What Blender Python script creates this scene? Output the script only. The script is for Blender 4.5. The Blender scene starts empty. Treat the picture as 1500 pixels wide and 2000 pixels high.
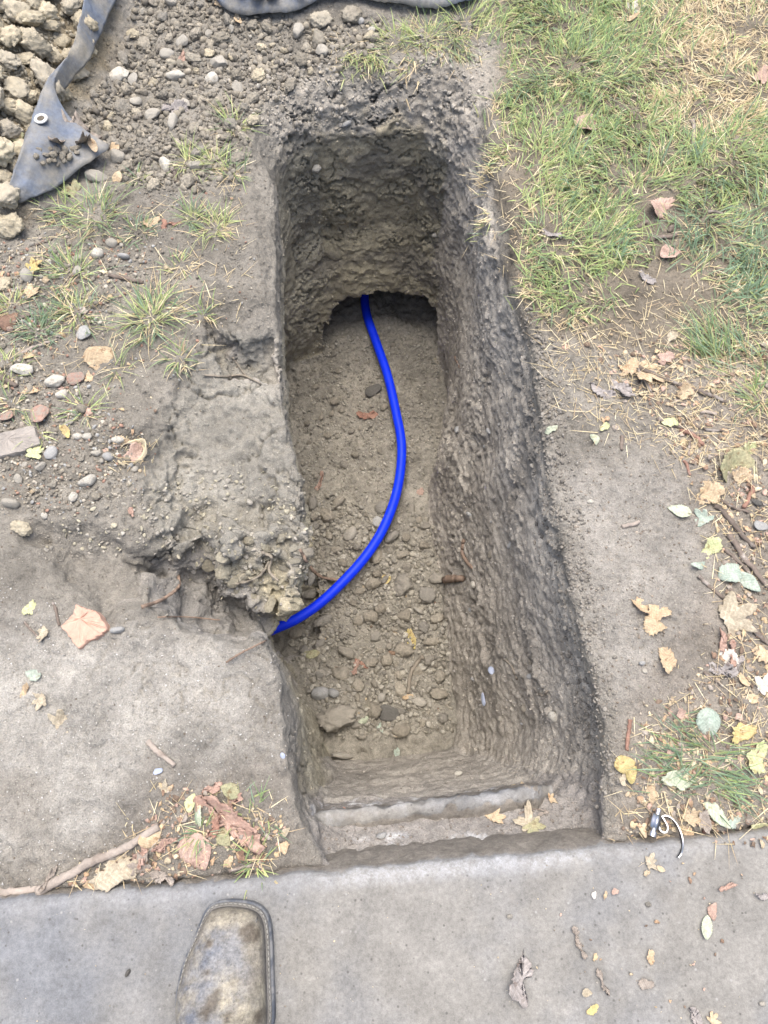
import bpy, bmesh, math, random
import numpy as np
from mathutils import Vector, Matrix, noise as mnoise

random.seed(7)
RNG = np.random.default_rng(7)
SC = bpy.context.scene
COL = SC.collection

# ------------------------------------------------------------------ camera
CAM_H = 1.15
PITCH = 67.0                      # degrees below the horizon
FPX = 1472.0                      # focal length in photo pixels (1500 x 2000)
cam_data = bpy.data.cameras.new('camera')
cam_data.sensor_fit = 'AUTO'
cam_data.sensor_width = 36.0
cam_data.lens = 36.0 * FPX / 2000.0
cam_data.clip_start = 0.02
cam_data.clip_end = 200.0
cam = bpy.data.objects.new('camera', cam_data)
cam.location = (0, 0, CAM_H)
cam.rotation_euler = (math.radians(90 - PITCH), 0, 0)
COL.objects.link(cam)
SC.camera = cam

# ------------------------------------------------------------------ light
SUN_EL, SUN_AZ = math.radians(81), math.radians(2)    # azimuth from +y towards +x
world = bpy.data.worlds.new('World')
SC.world = world
world.use_nodes = True
wn = world.node_tree
bg = wn.nodes['Background']
sky = wn.nodes.new('ShaderNodeTexSky')
sky.sky_type = 'NISHITA'
sky.sun_disc = False
sky.sun_elevation = SUN_EL
sky.sun_rotation = SUN_AZ
sky.air_density = 1.0
sky.dust_density = 6.0
sky.ozone_density = 1.0
wn.links.new(sky.outputs[0], bg.inputs['Color'])
bg.inputs['Strength'].default_value = 0.13
sun_data = bpy.data.lights.new('sun', 'SUN')
sun_data.energy = 1.5
sun_data.angle = math.radians(50)
sun_data.color = (1.0, 0.985, 0.925)
sun = bpy.data.objects.new('sun', sun_data)
d = Vector((math.cos(SUN_EL) * math.sin(SUN_AZ), math.cos(SUN_EL) * math.cos(SUN_AZ), math.sin(SUN_EL)))
sun.rotation_euler = d.to_track_quat('Z', 'Y').to_euler()
sun.location = d * 20
COL.objects.link(sun)
SC.view_settings.view_transform = 'Standard'
SC.view_settings.look = 'None'
SC.view_settings.gamma = 1.0
SC.view_settings.exposure = 1.22
SC.render.engine = 'CYCLES'
SC.cycles.max_bounces = 8
SC.cycles.diffuse_bounces = 5

# ------------------------------------------------------------------ helpers
SP, CP = math.sin(math.radians(PITCH)), math.cos(math.radians(PITCH))


def P(px, py, z=0.0):
    """point of the plane at height z that the photo pixel shows"""
    u = (np.asarray(px, float) - 750.0) / FPX
    v = (np.asarray(py, float) - 1000.0) / FPX
    dep = (CAM_H - z) / (SP + v * CP)
    return np.stack([u * dep, (CP - v * SP) * dep, np.zeros_like(dep) + z], -1)


def project(p):
    p = np.asarray(p, float)
    x, y, z = p[..., 0], p[..., 1], p[..., 2] - CAM_H
    dep = y * CP - z * SP
    vv = -y * SP - z * CP
    return 750 + FPX * x / dep, 1000 + FPX * vv / dep, dep


def ray_dir(px, py):
    u, v = (px - 750.0) / FPX, (py - 1000.0) / FPX
    return Vector((u, CP - v * SP, -SP - v * CP)).normalized()


def lin(c):
    c = np.asarray(c, float) / 255.0
    return np.where(c <= 0.04045, c / 12.92, ((c + 0.055) / 1.055) ** 2.4)


def sstep(a, b, x):
    t = np.clip((x - a) / (b - a), 0, 1)
    return t * t * (3 - 2 * t)


_perm = np.random.default_rng(3).permutation(256).astype(np.int32)
_perm = np.concatenate([_perm, _perm, _perm])
_g = np.random.default_rng(4).normal(size=(256, 3))
_g = (_g / np.linalg.norm(_g, axis=1)[:, None]).astype(np.float32)


def perlin(p):
    p = np.asarray(p, np.float32)
    i = np.floor(p).astype(np.int32)
    f = p - i
    i &= 255
    w = f * f * f * (f * (f * 6 - 15) + 10)
    out = np.zeros(len(p), np.float32)
    for dx in (0, 1):
        a = _perm[i[:, 0] + dx]
        wx = w[:, 0] if dx else 1 - w[:, 0]
        for dy in (0, 1):
            b = _perm[a + i[:, 1] + dy]
            wy = w[:, 1] if dy else 1 - w[:, 1]
            for dz in (0, 1):
                g = _g[_perm[b + i[:, 2] + dz]]
                dot = g[:, 0] * (f[:, 0] - dx) + g[:, 1] * (f[:, 1] - dy) + g[:, 2] * (f[:, 2] - dz)
                out += dot * wx * wy * (w[:, 2] if dz else 1 - w[:, 2])
    return out * 1.6


def fbm(p, octv=4, gain=0.5, lac=2.03):
    p = np.asarray(p, np.float32)
    out, a = np.zeros(len(p), np.float32), 1.0
    for k in range(octv):
        out += a * perlin(p + 17.3 * k)
        p = p * lac
        a *= gain
    return out


_cj = np.random.default_rng(5).random((256, 3)).astype(np.float32)


def cell(p):
    """F1 distance and cell id of jittered cells"""
    p = np.asarray(p, np.float32)
    i = np.floor(p).astype(np.int32)
    best = np.full(len(p), 9.0, np.float32)
    sec = np.full(len(p), 9.0, np.float32)
    cid = np.zeros(len(p), np.int32)
    for dx in (-1, 0, 1):
        for dy in (-1, 0, 1):
            for dz in (-1, 0, 1):
                n = i + np.array([dx, dy, dz], np.int32)
                m = n & 255
                h = _perm[_perm[_perm[m[:, 0]] + m[:, 1]] + m[:, 2]]
                q = n + _cj[h] - p
                dd = np.sqrt((q * q).sum(1))
                c = dd < best
                sec = np.where(c, best, np.minimum(sec, dd))
                best = np.where(c, dd, best)
                cid = np.where(c, h, cid)
    return best, sec, cid


def mesh_np(name, V, F, mat=None, col=None, smooth=True):
    V = np.asarray(V, np.float32)
    F = np.asarray(F, np.int32)
    k = F.shape[1]
    me = bpy.data.meshes.new(name)
    me.vertices.add(len(V))
    me.vertices.foreach_set('co', V.ravel())
    me.loops.add(F.size)
    me.loops.foreach_set('vertex_index', F.ravel())
    me.polygons.add(len(F))
    me.polygons.foreach_set('loop_start', np.arange(0, F.size, k, dtype=np.int32))
    me.polygons.foreach_set('use_smooth', np.full(len(F), smooth))
    me.update(calc_edges=True)
    if col is not None:
        a = me.color_attributes.new('tint', 'FLOAT_COLOR', 'POINT')
        c = np.ones((len(V), 4), np.float32)
        c[:, :col.shape[1]] = col
        a.data.foreach_set('color', c.ravel())
    if mat:
        me.materials.append(mat)
    return me


def link(name, me, parent=None):
    o = bpy.data.objects.new(name, me)
    COL.objects.link(o)
    if parent:
        o.parent = parent
    return o


def tag(o, label=None, cat=None, group=None, kind=None):
    if label: o['label'] = label
    if cat: o['category'] = cat
    if group: o['group'] = group
    if kind: o['kind'] = kind
    return o


def catmull(pts, n):
    pts = np.asarray(pts, float)
    q = np.vstack([2 * pts[0] - pts[1], pts, 2 * pts[-1] - pts[-2]])
    out = []
    for i in range(1, len(q) - 2):
        t = np.linspace(0, 1, n, endpoint=False)[:, None]
        a, b, c, e = q[i - 1], q[i], q[i + 1], q[i + 2]
        out.append(0.5 * (2 * b + (c - a) * t + (2 * a - 5 * b + 4 * c - e) * t * t + (3 * b - a - 3 * c + e) * t ** 3))
    out.append(pts[-1:])
    return np.vstack(out)


def tube(pts, rad, sides=8, squash=1.0, rough=0.0, seed=0):
    pts = np.asarray(pts, float)
    n = len(pts)
    rad = np.broadcast_to(np.asarray(rad, float), (n,))
    tan = np.gradient(pts, axis=0)
    tan /= np.linalg.norm(tan, axis=1)[:, None] + 1e-9
    up = np.array([0, 0, 1.0]) if abs(tan[0, 2]) < 0.9 else np.array([1.0, 0, 0])
    V = []
    rg = np.random.default_rng(seed)
    for i in range(n):
        s = np.cross(tan[i], up); s /= np.linalg.norm(s) + 1e-9
        up = np.cross(s, tan[i])
        a = np.linspace(0, 2 * np.pi, sides, endpoint=False)
        r = rad[i] * (1 + rough * rg.normal(size=sides))
        V.append(pts[i] + np.outer(np.cos(a) * r, s) + np.outer(np.sin(a) * r * squash, up))
    V.append(pts[:1]); V.append(pts[-1:])
    V = np.vstack(V)
    F = []
    for i in range(n - 1):
        for j in range(sides):
            k = (j + 1) % sides
            F.append((i * sides + j, i * sides + k, (i + 1) * sides + k, (i + 1) * sides + j))
    c0, c1 = n * sides, n * sides + 1
    for j in range(sides):
        k = (j + 1) % sides
        F.append((c0, k, j, j)); F.append((c1, (n - 1) * sides + j, (n - 1) * sides + k, (n - 1) * sides + k))
    return V, F


def mesh_py(name, V, F, mat=None, smooth=True):
    me = bpy.data.meshes.new(name)
    F = [tuple(dict.fromkeys(f)) for f in F]
    me.from_pydata([tuple(map(float, v)) for v in V], [], F)
    me.polygons.foreach_set('use_smooth', [smooth] * len(me.polygons))
    me.update()
    if mat: me.materials.append(mat)
    return me


# ------------------------------------------------------------------ materials
def new_mat(name):
    m = bpy.data.materials.new(name)
    m.use_nodes = True
    nt = m.node_tree
    b = nt.nodes['Principled BSDF']
    b.inputs['Roughness'].default_value = 0.9
    b.inputs['Specular IOR Level'].default_value = 0.25
    return m, nt, b


def N(nt, typ, **kw):
    n = nt.nodes.new(typ)
    for k, v in kw.items():
        if k in n.inputs: n.inputs[k].default_value = v
        else: setattr(n, k, v)
    return n


def noise_node(nt, vec, scale, detail=4, rough=0.6):
    n = N(nt, 'ShaderNodeTexNoise', Scale=scale, Detail=detail, Roughness=rough)
    nt.links.new(vec, n.inputs['Vector'])
    return n


def ramp(nt, fac, stops):
    r = nt.nodes.new('ShaderNodeValToRGB')
    e = r.color_ramp.elements
    while len(e) < len(stops): e.new(0.5)
    for k, (p, c) in enumerate(stops):
        e[k].position = p
        e[k].color = (*c, 1) if len(c) == 3 else c
    nt.links.new(fac, r.inputs[0])
    return r


def mixc(nt, mode, fac, a, b):
    m = nt.nodes.new('ShaderNodeMix')
    m.data_type = 'RGBA'; m.blend_type = mode
    for sock, val in ((m.inputs[0], fac), (m.inputs[6], a), (m.inputs[7], b)):
        if isinstance(val, (int, float)): sock.default_value = val
        elif isinstance(val, tuple): sock.default_value = (*val, 1)
        else: nt.links.new(val, sock)
    return m.outputs[2]


def bump(nt, b, h, dist, strength=1.0, prev=None):
    n = N(nt, 'ShaderNodeBump', Strength=strength, Distance=dist)
    nt.links.new(h, n.inputs['Height'])
    if prev: nt.links.new(prev, n.inputs['Normal'])
    if b: nt.links.new(n.outputs[0], b.inputs['Normal'])
    return n.outputs[0]


def gray(v): return (v, v, v)


def soil_mat():
    m, nt, b = new_mat('soil')
    geo = nt.nodes.new('ShaderNodeNewGeometry')
    pos = geo.outputs['Position']
    att = N(nt, 'ShaderNodeAttribute', attribute_name='tint')
    n1 = noise_node(nt, pos, 9, 6, 0.65)
    n2 = noise_node(nt, pos, 75, 6, 0.7)
    n3 = noise_node(nt, pos, 420, 3, 0.7)
    r1 = ramp(nt, n1.outputs[0], [(0.3, gray(0.72)), (0.7, gray(1.22))])
    r2 = ramp(nt, n2.outputs[0], [(0.28, gray(0.74)), (0.55, gray(1.0)), (0.75, gray(1.2))])
    r3 = ramp(nt, n3.outputs[0], [(0.3, gray(0.7)), (0.7, gray(1.25))])
    c = mixc(nt, 'MULTIPLY', 1.0, att.outputs[0], r1.outputs[0])
    c = mixc(nt, 'MULTIPLY', 1.0, c, r2.outputs[0])
    c = mixc(nt, 'MULTIPLY', 1.0, c, r3.outputs[0])
    # pale grit grains
    v = N(nt, 'ShaderNodeTexVoronoi', Scale=170.0)
    nt.links.new(pos, v.inputs['Vector'])
    g = ramp(nt, v.outputs['Distance'], [(0.10, gray(1)), (0.2, gray(0))])
    vc = ramp(nt, v.outputs['Color'], [(0.72, gray(0)), (0.8, gray(1))])
    gm = mixc(nt, 'MULTIPLY', 1.0, g.outputs[0], vc.outputs[0])
    c = mixc(nt, 'MIX', gm, c, (0.44, 0.40, 0.34))
    # brown organic crumbs
    v2 = N(nt, 'ShaderNodeTexVoronoi', Scale=120.0)
    nt.links.new(pos, v2.inputs['Vector'])
    g2 = ramp(nt, v2.outputs['Distance'], [(0.16, gray(1)), (0.26, gray(0))])
    vc2 = ramp(nt, v2.outputs['Color'], [(0.80, gray(0)), (0.86, gray(0.8))])
    gm2 = mixc(nt, 'MULTIPLY', 1.0, g2.outputs[0], vc2.outputs[0])
    c = mixc(nt, 'MIX', gm2, c, (0.10, 0.075, 0.055))
    nt.links.new(c, b.inputs['Base Color'])
    wv = mixc(nt, 'ADD', 0.02, pos, n2.outputs['Color'])
    ve = N(nt, 'ShaderNodeTexVoronoi', Scale=34.0); ve.feature = 'DISTANCE_TO_EDGE'
    nt.links.new(wv, ve.inputs['Vector'])
    er = ramp(nt, ve.outputs['Distance'], [(0.0, gray(0)), (0.05, gray(1))])
    em = mixc(nt, 'MIX', ramp(nt, n1.outputs[0], [(0.60, gray(0)), (0.70, gray(0.5))]).outputs[0], (1, 1, 1), er.outputs[0])
    p = bump(nt, None, n2.outputs[0], 0.007, 0.7)
    p = bump(nt, None, em, 0.004, 0.7, p)
    p = bump(nt, None, n3.outputs[0], 0.003, 0.8, p)
    p = bump(nt, b, g.outputs[0], 0.0015, 0.7, p)
    b.inputs['Roughness'].default_value = 0.95
    b.inputs['Specular IOR Level'].default_value = 0.15
    return m


SOIL = soil_mat()

# ------------------------------------------------------------------ ground: a solid carved by the trench
VOX = 0.0066
X0, X1, Y0, Y1, Z0, Z1 = -1.16, 1.16, -0.30, 2.02, -1.02, 0.26


def poly_sd(x, y, poly):
    """signed distance to a closed polygon, negative inside"""
    poly = np.asarray(poly, float)[:, :2]
    d = np.full(x.shape, 1e9)
    ins = np.zeros(x.shape, bool)
    n = len(poly)
    for i in range(n):
        a, b = poly[i], poly[(i + 1) % n]
        e = b - a
        wx, wy = x - a[0], y - a[1]
        t = np.clip((wx * e[0] + wy * e[1]) / (e @ e + 1e-12), 0, 1)
        d = np.minimum(d, (wx - e[0] * t) ** 2 + (wy - e[1] * t) ** 2)
        c = ((a[1] <= y) & (b[1] > y)) | ((b[1] <= y) & (a[1] > y))
        xi = a[0] + (y - a[1]) * e[0] / (e[1] if abs(e[1]) > 1e-12 else 1e-12)
        ins ^= c & (x < xi)
    return np.where(ins, -1, 1) * np.sqrt(d)


def PX(lst, z=0.0):
    a = np.array(lst, float)
    return P(a[:, 0], a[:, 1], z)


# edge line of the pavement (world): through these two photo points
EA, EB = P(0, 1768)[:2], P(1500, 1634)[:2]
EDIR = (EB - EA) / np.linalg.norm(EB - EA)
ENRM = np.array([-EDIR[1], EDIR[0]])          # towards the soil


def edge_dist(x, y):
    return (x - EA[0]) * ENRM[0] + (y - EA[1]) * ENRM[1]


ZF = -0.83
# the outline of the trench, station by station: at the lip, 12 cm down and on the floor (photo pixels)
ST = [  # lip            12 cm down     floor
    ((487, 268), (539, 372), (548, 740)),
    ((518, 186), (562, 310), (576, 712)),
    ((600, 140), (618, 274), (632, 694)),
    ((720, 118), (720, 262), (720, 684)),
    ((840, 112), (822, 258), (800, 676)),
    ((912, 132), (876, 284), (838, 686)),
    ((956, 200), (914, 340), (866, 730)),
    ((960, 275), (927, 385), (872, 772)),
    ((985, 340), (935, 420), (872, 820)),
    ((1000, 460), (948, 520), (856, 890)),
    ((1005, 570), (972, 600), (836, 950)),
    ((1050, 650), (1000, 700), (838, 1010)),
    ((1062, 800), (1025, 830), (850, 1080)),
    ((1080, 950), (1050, 970), (864, 1170)),
    ((1115, 1130), (1080, 1150), (878, 1270)),
    ((1152, 1290), (1110, 1300), (890, 1360)),
    ((1186, 1420), (1140, 1430), (894, 1425)),
    ((1190, 1540), (1130, 1530), (880, 1462)),
    ((1183, 1655), (1090, 1552), (800, 1476)),
    ((900, 1680), (900, 1572), (715, 1486)),
    ((648, 1702), (615, 1592), (648, 1488)),
    ((592, 1630), (598, 1560), (630, 1430)),
    ((566, 1530), (590, 1480), (600, 1368)),
    ((550, 1430), (580, 1400), (572, 1300)),
    ((545, 1318), (560, 1318), (545, 1296)),
    ((524, 1262), (528, 1264), (476, 1276)),
    ((512, 1228), (516, 1230), (470, 1216)),
    ((552, 1165), (556, 1172), (572, 1140)),
    ((596, 1060), (598, 1055), (600, 1070)),
    ((578, 960), (588, 960), (584, 990)),
    ((560, 880), (568, 880), (566, 900)),
    ((540, 740), (548, 740), (552, 820)),
    ((520, 620), (541, 620), (549, 775)),
    ((506, 500), (541, 480), (546, 745)),
    ((497, 360), (538, 370), (545, 720)),
]
L0 = PX([s[0] for s in ST], 0.0)
L1 = PX([s[1] for s in ST], -0.12)
L3 = PX([s[2] for s in ST], ZF)
L0b = L0 * 0.35 + L1 * 0.65
NS = len(ST)
for i in list(range(NS - 8, NS)) + [0, 1]:
    L0b[i] = L0[i] * 0.1 + L1[i] * 0.9
for i in (18, 19, 20):
    L0b[i] = L0[i] * 0.9 + L1[i] * 0.1
L2 = L1 * 0.62 + L3 * 0.38
for i, k in ((0, 0.2), (1, 0.6), (2, 1.0), (3, 1.1), (4, 1.0), (5, 0.7), (6, 0.3)):
    L2[i, 1] += 0.045 * k              # the far wall is scooped hollow
L0a = L0 * 0.6 + L1 * 0.4
for i in list(range(NS - 8, NS)):
    L1[i] = P(ST[i][1][0], ST[i][1][1], -0.035)
    L0a[i] = L1[i]; L0b[i] = L1[i]
for i in (18, 19, 20):
    L0a[i] = L0[i]
for i in range(7, 18):
    L0a[i] = L0[i] * 0.5 + L1[i] * 0.5; L0b[i] = L0[i] * 0.22 + L1[i] * 0.78
LEVELS = [(0.0, L0), (-0.028, L0a), (-0.065, L0b), (-0.12, L1), (-0.42, L2), (ZF, L3)]

# lowered or raised patches of the ground: (photo outline, height change, edge softness)
PATCH = [
    ([(0, -60), (236, -60), (205, 90), (150, 190), (118, 240), (90, 300), (40, 400), (-120, 420), (-120, -60)], 0.11, 0.09),
    ([(-120, -60), (150, -60), (90, 120), (-20, 330), (-120, 330)], 0.06, 0.10),
    ([(400, -60), (960, -60), (920, 30), (650, 15), (560, 45), (440, 30)], 0.035, 0.05),
    ([(420, 655), (470, 690), (530, 665), (560, 760), (585, 900), (630, 1050), (600, 1100), (480, 1070), (310, 1070), (292, 930), (340, 820), (395, 740)], -0.055, 0.085),
    ([(410, 650), (470, 690), (535, 665), (550, 740), (450, 730)], -0.045, 0.015),
    ([(286, 1110), (330, 1080), (400, 1110), (470, 1150), (540, 1180), (575, 1190), (560, 1238), (525, 1248), (450, 1249), (385, 1234), (320, 1197)], -0.085, 0.022),
    ([(380, 1110), (470, 1130), (560, 1130), (600, 1150), (560, 1238), (525, 1246), (470, 1242), (410, 1200)], -0.13, 0.055),
    ([(95, 1065), (200, 1075), (300, 1090), (300, 1185), (215, 1210), (150, 1130)], -0.05, 0.03),
    ([(1010, 560), (1070, 660), (1080, 800), (1100, 950), (1140, 1130), (1190, 1290), (1225, 1420), (1200, 1560), (1185, 1660), (1000, 1660), (900, 1000)], -0.012, 0.03),
]


def base_height(x, y):
    h = 0.012 * fbm(np.stack([x.ravel() * 2.2, y.ravel() * 2.2, np.zeros(x.size)], 1), 3).reshape(x.shape)
    h += 0.006 * fbm(np.stack([x.ravel() * 11, y.ravel() * 11, np.full(x.size, 3.0)], 1), 3).reshape(x.shape)
    wob = 0.02 * fbm(np.stack([x.ravel() * 14, y.ravel() * 14, np.full(x.size, 9.0)], 1), 3).reshape(x.shape)
    for pl, dz, soft in PATCH:
        sd = poly_sd(x, y, PX(pl, min(dz, 0))) + wob * min(1.0, soft / 0.03)
        h += dz * (1 - sstep(-soft, soft, sd))
    e = edge_dist(x, y)
    h -= 0.012 * (1 - sstep(0.0, 0.12, e))
    h = np.where(e < 0.012, np.minimum(h, -0.03 - 0.4 * np.clip(0.012 - e, 0, 0.08)), h)
    b = np.minimum.reduce([x - X0, X1 - x, Y1 - y])
    return h * sstep(0.0, 0.1, b) - 0.004 * (1 - sstep(0, 0.03, b))


def build_ground():
    xs = np.arange(X0, X1 + 1e-6, VOX); ys = np.arange(Y0, Y1 + 1e-6, VOX); zs = np.arange(Z0, Z1 + 1e-6, VOX)
    gx, gy = np.meshgrid(xs, ys, indexing='ij')
    H = base_height(gx, gy)
    sds = [poly_sd(gx, gy, L) for _, L in LEVELS]
    wob2 = fbm(np.stack([gx.ravel() * 9, gy.ravel() * 9, np.full(gx.size, 5.0)], 1), 3).reshape(gx.shape)
    fl = ZF + 0.018 * wob2 + 0.045 * np.exp(-((gy - 0.30) / 0.12) ** 2) * (1 - sstep(-0.1, 0.02, gx))
    fl += 0.03 * sstep(1.25, 1.5, gy)
    lz = [l[0] for l in LEVELS]
    f = np.empty((len(xs), len(ys), len(zs)), np.float32)
    tc = P(738, 650, -0.75)
    mouth = P(530, 1233, -0.79)
    for k, z in enumerate(zs):
        if z >= lz[0]: d = sds[0]
        elif z <= lz[-1]: d = sds[-1]
        else:
            for j in range(len(lz) - 1):
                if lz[j] >= z >= lz[j + 1]:
                    t = (lz[j] - z) / (lz[j] - lz[j + 1])
                    d = sds[j] * (1 - t) + sds[j + 1] * t
        air = np.minimum(-d, z - fl)
        # burrow under the far end, where the pipe runs on
        q = ((np.abs(gx - tc[0] - 0.05 * wob2) / 0.180) ** 3.4 + (max(0.0, z - ZF + 0.02) / (0.222 + 0.03 * wob2)) ** 3) ** (1 / 3.2)
        tun = np.minimum((1 - q) * 0.15, z - fl)
        tun = np.minimum(tun, np.minimum(gy - 1.2, 1.98 - gy))
        air = np.maximum(air, tun)
        # side hole the pipe turns into, and the hollow above it
        q = np.sqrt(((gy - (mouth[1] + 0.02) - 0.42 * (gx - mouth[0])) / 0.12) ** 2 + ((z + 0.77) / 0.12) ** 2)
        tun = np.minimum((1 - q) * 0.1, np.minimum(mouth[0] + 0.12 - gx, gx - mouth[0] + 0.55))
        air = np.maximum(air, tun)
        c2 = P(572, 1172, -0.45)
        q = np.sqrt(((gx - c2[0]) / 0.06) ** 2 + ((gy - c2[1]) / 0.05) ** 2 + ((z + 0.47) / 0.30) ** 2)
        air = np.maximum(air, (1 - q) * 0.07)
        g = z - H
        kk = 0.012
        hh = np.clip(0.5 + 0.5 * (air - g) / kk, 0, 1)
        f[:, :, k] = g * (1 - hh) + air * hh + kk * hh * (1 - hh)
    # surface nets
    s = f > 0
    nx, ny, nz = f.shape
    acc = np.zeros((nx - 1, ny - 1, nz - 1), np.int8)
    for dx in (0, 1):
        for dy in (0, 1):
            for dz in (0, 1):
                acc += s[dx:nx - 1 + dx, dy:ny - 1 + dy, dz:nz - 1 + dz]
    act = (acc > 0) & (acc < 8)
    ci = np.argwhere(act)
    idx = np.full(act.shape, -1, np.int32)
    idx[act] = np.arange(len(ci))
    psum = np.zeros((len(ci), 3)); cnt = np.zeros(len(ci))
    corner = [(a, b, c) for a in (0, 1) for b in (0, 1) for c in (0, 1)]
    fv = {c: f[ci[:, 0] + c[0], ci[:, 1] + c[1], ci[:, 2] + c[2]] for c in corner}
    for a in corner:
        for ax in range(3):
            if a[ax] == 0:
                b = list(a); b[ax] = 1; b = tuple(b)
                fa, fb = fv[a], fv[b]
                m = (fa > 0) != (fb > 0)
                t = np.where(m, fa / np.where(m, fa - fb, 1), 0)
                p = np.array(a, float)[None, :].repeat(len(ci), 0)
                p[:, ax] = t
                psum += p * m[:, None]; cnt += m
    V = (ci + psum / cnt[:, None]) * VOX + np.array([X0, Y0, Z0])
    Q = []
    for ax in range(3):
        sl0 = [slice(None)] * 3; sl1 = [slice(None)] * 3
        sl0[ax] = slice(0, -1); sl1[ax] = slice(1, None)
        ch = s[tuple(sl0)] != s[tuple(sl1)]
        e = np.argwhere(ch)
        o1, o2 = [(1, 2), (2, 0), (0, 1)][ax]
        lim = np.array(act.shape)
        ok = (e[:, o1] > 0) & (e[:, o2] > 0) & (e[:, o1] < lim[o1]) & (e[:, o2] < lim[o2])
        e = e[ok]
        pos = s[tuple(e.T)]
        def at(a, b):
            q = e.copy(); q[:, o1] -= a; q[:, o2] -= b
            return idx[tuple(q.T)]
        q = np.stack([at(1, 1), at(0, 1), at(0, 0), at(1, 0)], 1)
        q[pos] = q[pos][:, ::-1]
        Q.append(q)
    Q = np.vstack(Q)
    Q = Q[(Q >= 0).all(1)]
    # drop faces at the far bottom of the block border
    # one linear subdivision
    V, Q = subdiv(V, Q)
    return V, Q


def subdiv(V, Q):
    E = np.sort(np.stack([Q, np.roll(Q, -1, 1)], -1).reshape(-1, 2), 1)
    key = E[:, 0].astype(np.int64) * len(V) + E[:, 1]
    u, inv = np.unique(key, return_inverse=True)
    em = (V[u // len(V)] + V[u % len(V)]) / 2
    fm = V[Q].mean(1)
    n0, n1 = len(V), len(u)
    ei = inv.reshape(-1, 4) + n0
    fi = np.arange(len(Q)) + n0 + n1
    nq = []
    for j in range(4):
        nq.append(np.stack([Q[:, j], ei[:, j], fi, ei[:, j - 1]], 1))
    V2 = np.vstack([V, em, fm])
    Q2 = np.stack(nq, 1).reshape(-1, 4)
    # relax
    for _ in range(2):
        sm = np.zeros_like(V2); c = np.zeros(len(V2))
        for j in range(4):
            for k in (1, 3):
                np.add.at(sm, Q2[:, j], V2[Q2[:, (j + k) % 4]]); np.add.at(c, Q2[:, j], 1)
        V2 = V2 * 0.5 + 0.5 * sm / np.maximum(c, 1)[:, None]
    return V2, Q2


def normals(V, Q):
    n = np.cross(V[Q[:, 2]] - V[Q[:, 0]], V[Q[:, 3]] - V[Q[:, 1]])
    out = np.zeros_like(V)
    for j in range(4):
        np.add.at(out, Q[:, j], n)
    return out / (np.linalg.norm(out, axis=1)[:, None] + 1e-12)


GV, GQ = build_ground()
GN = normals(GV, GQ)
x, y, z = GV.T
px, py, _ = project(GV)


def inpoly(pl, soft=25.0, wob=0.0):
    sd = poly_sd(px, py, np.array(pl, float))
    return 1 - sstep(-soft, soft, sd + wob)


nA = fbm(GV * 6, 4)
nB = fbm(GV * 22 + 4, 4)
deep = sstep(-0.03, -0.16, z)
flat = sstep(0.55, 0.9, GN[:, 2])
wall = (1 - flat) * sstep(-0.02, -0.06, z)
floor_ = sstep(-0.70, -0.76, z) * flat
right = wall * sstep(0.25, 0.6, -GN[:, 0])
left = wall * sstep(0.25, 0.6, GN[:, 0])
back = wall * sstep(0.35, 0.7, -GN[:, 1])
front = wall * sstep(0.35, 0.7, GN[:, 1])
block = inpoly([(400, 655), (530, 660), (545, 760), (580, 940), (610, 1060), (590, 1130), (520, 1215), (420, 1150), (300, 1080), (285, 930), (330, 820)], 30, 20 * nB)
channel = inpoly([(290, 1095), (400, 1085), (520, 1160), (530, 1245), (385, 1235), (300, 1190)], 12, 8 * nB) * (z > -0.4)
bankk = inpoly([(480, 200), (560, 140), (760, 120), (950, 90), (960, 200), (900, 262), (540, 290)], 25, 25 * nB) * (z > -0.2)
overhang = inpoly([(330, 990), (470, 960), (600, 1010), (605, 1100), (560, 1215), (500, 1200), (380, 1120)], 18, 14 * nB)

disp = np.zeros(len(GV))
smr = 0.10 + 0.9 * sstep(-0.25, 0.55, fbm(GV * np.array([4, 4, 5.5]) + 50, 3))
disp += 0.0035 * fbm(GV * 45, 4)
# right wall: drag marks of the bucket, running along the wall and rising towards the camera
dv = np.array([0.0, -0.86, 0.5]); pv = np.array([0.0, 0.5, 0.86])
warp = 0.05 * np.stack([nA, nB, nA], 1)
loc = np.stack([x * 12, (GV + 1.6 * warp) @ dv * 3.0, (GV + 1.6 * warp) @ pv * 34], 1)
disp += right * (smr * 0.0085 * fbm(loc, 5, 0.62) + 0.013 * fbm(GV * 5 + 5, 2))
disp += right * np.clip(0.9 - smr, 0, 1) * 0.5 * 0.010 * (0.45 - cell(GV * 26 + 0.5 * np.stack([nB, nA, nB], 1))[0])
gou = perlin(np.stack([x * 6, (GV + warp) @ dv * 3.2, (GV + warp) @ pv * 13], 1) + 60)
disp -= right * 0.013 * sstep(0.3, 0.8, gou)
disp += right * 0.0025 * fbm(GV * 70, 2)
rid = 1 - np.abs(fbm(loc * 0.6 + 31, 3))
disp += right * smr * 0.006 * (rid - 0.6)
# far wall: stepped bites and slabs, long axis level
loc = np.stack([x * 5, y * 6, z * 15], 1) + 1.1 * np.stack([nA, nA, nB], 1)
disp += back * smr * (0.0075 * fbm(loc, 6, 0.6) + 0.004 * (1 - np.abs(fbm(loc * 1.3 + 9, 3)))) + back * 0.009 * fbm(GV * 6 + 8, 3)
disp += left * (0.008 * fbm(np.stack([x * 30, y * 6, z * 14], 1), 4))
loc = np.stack([x * 7, y * 30, z * 30], 1)
disp += front * (0.007 * fbm(loc, 4))
# cracks in the far wall
crk = np.abs(perlin(np.stack([x * 7 + 0.7 * nB, y * 7, z * 2.5 + 0.4 * nA], 1) + 40))
disp -= (back + 0.5 * left) * 0.026 * (1 - sstep(0.0, 0.03, crk))
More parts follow.
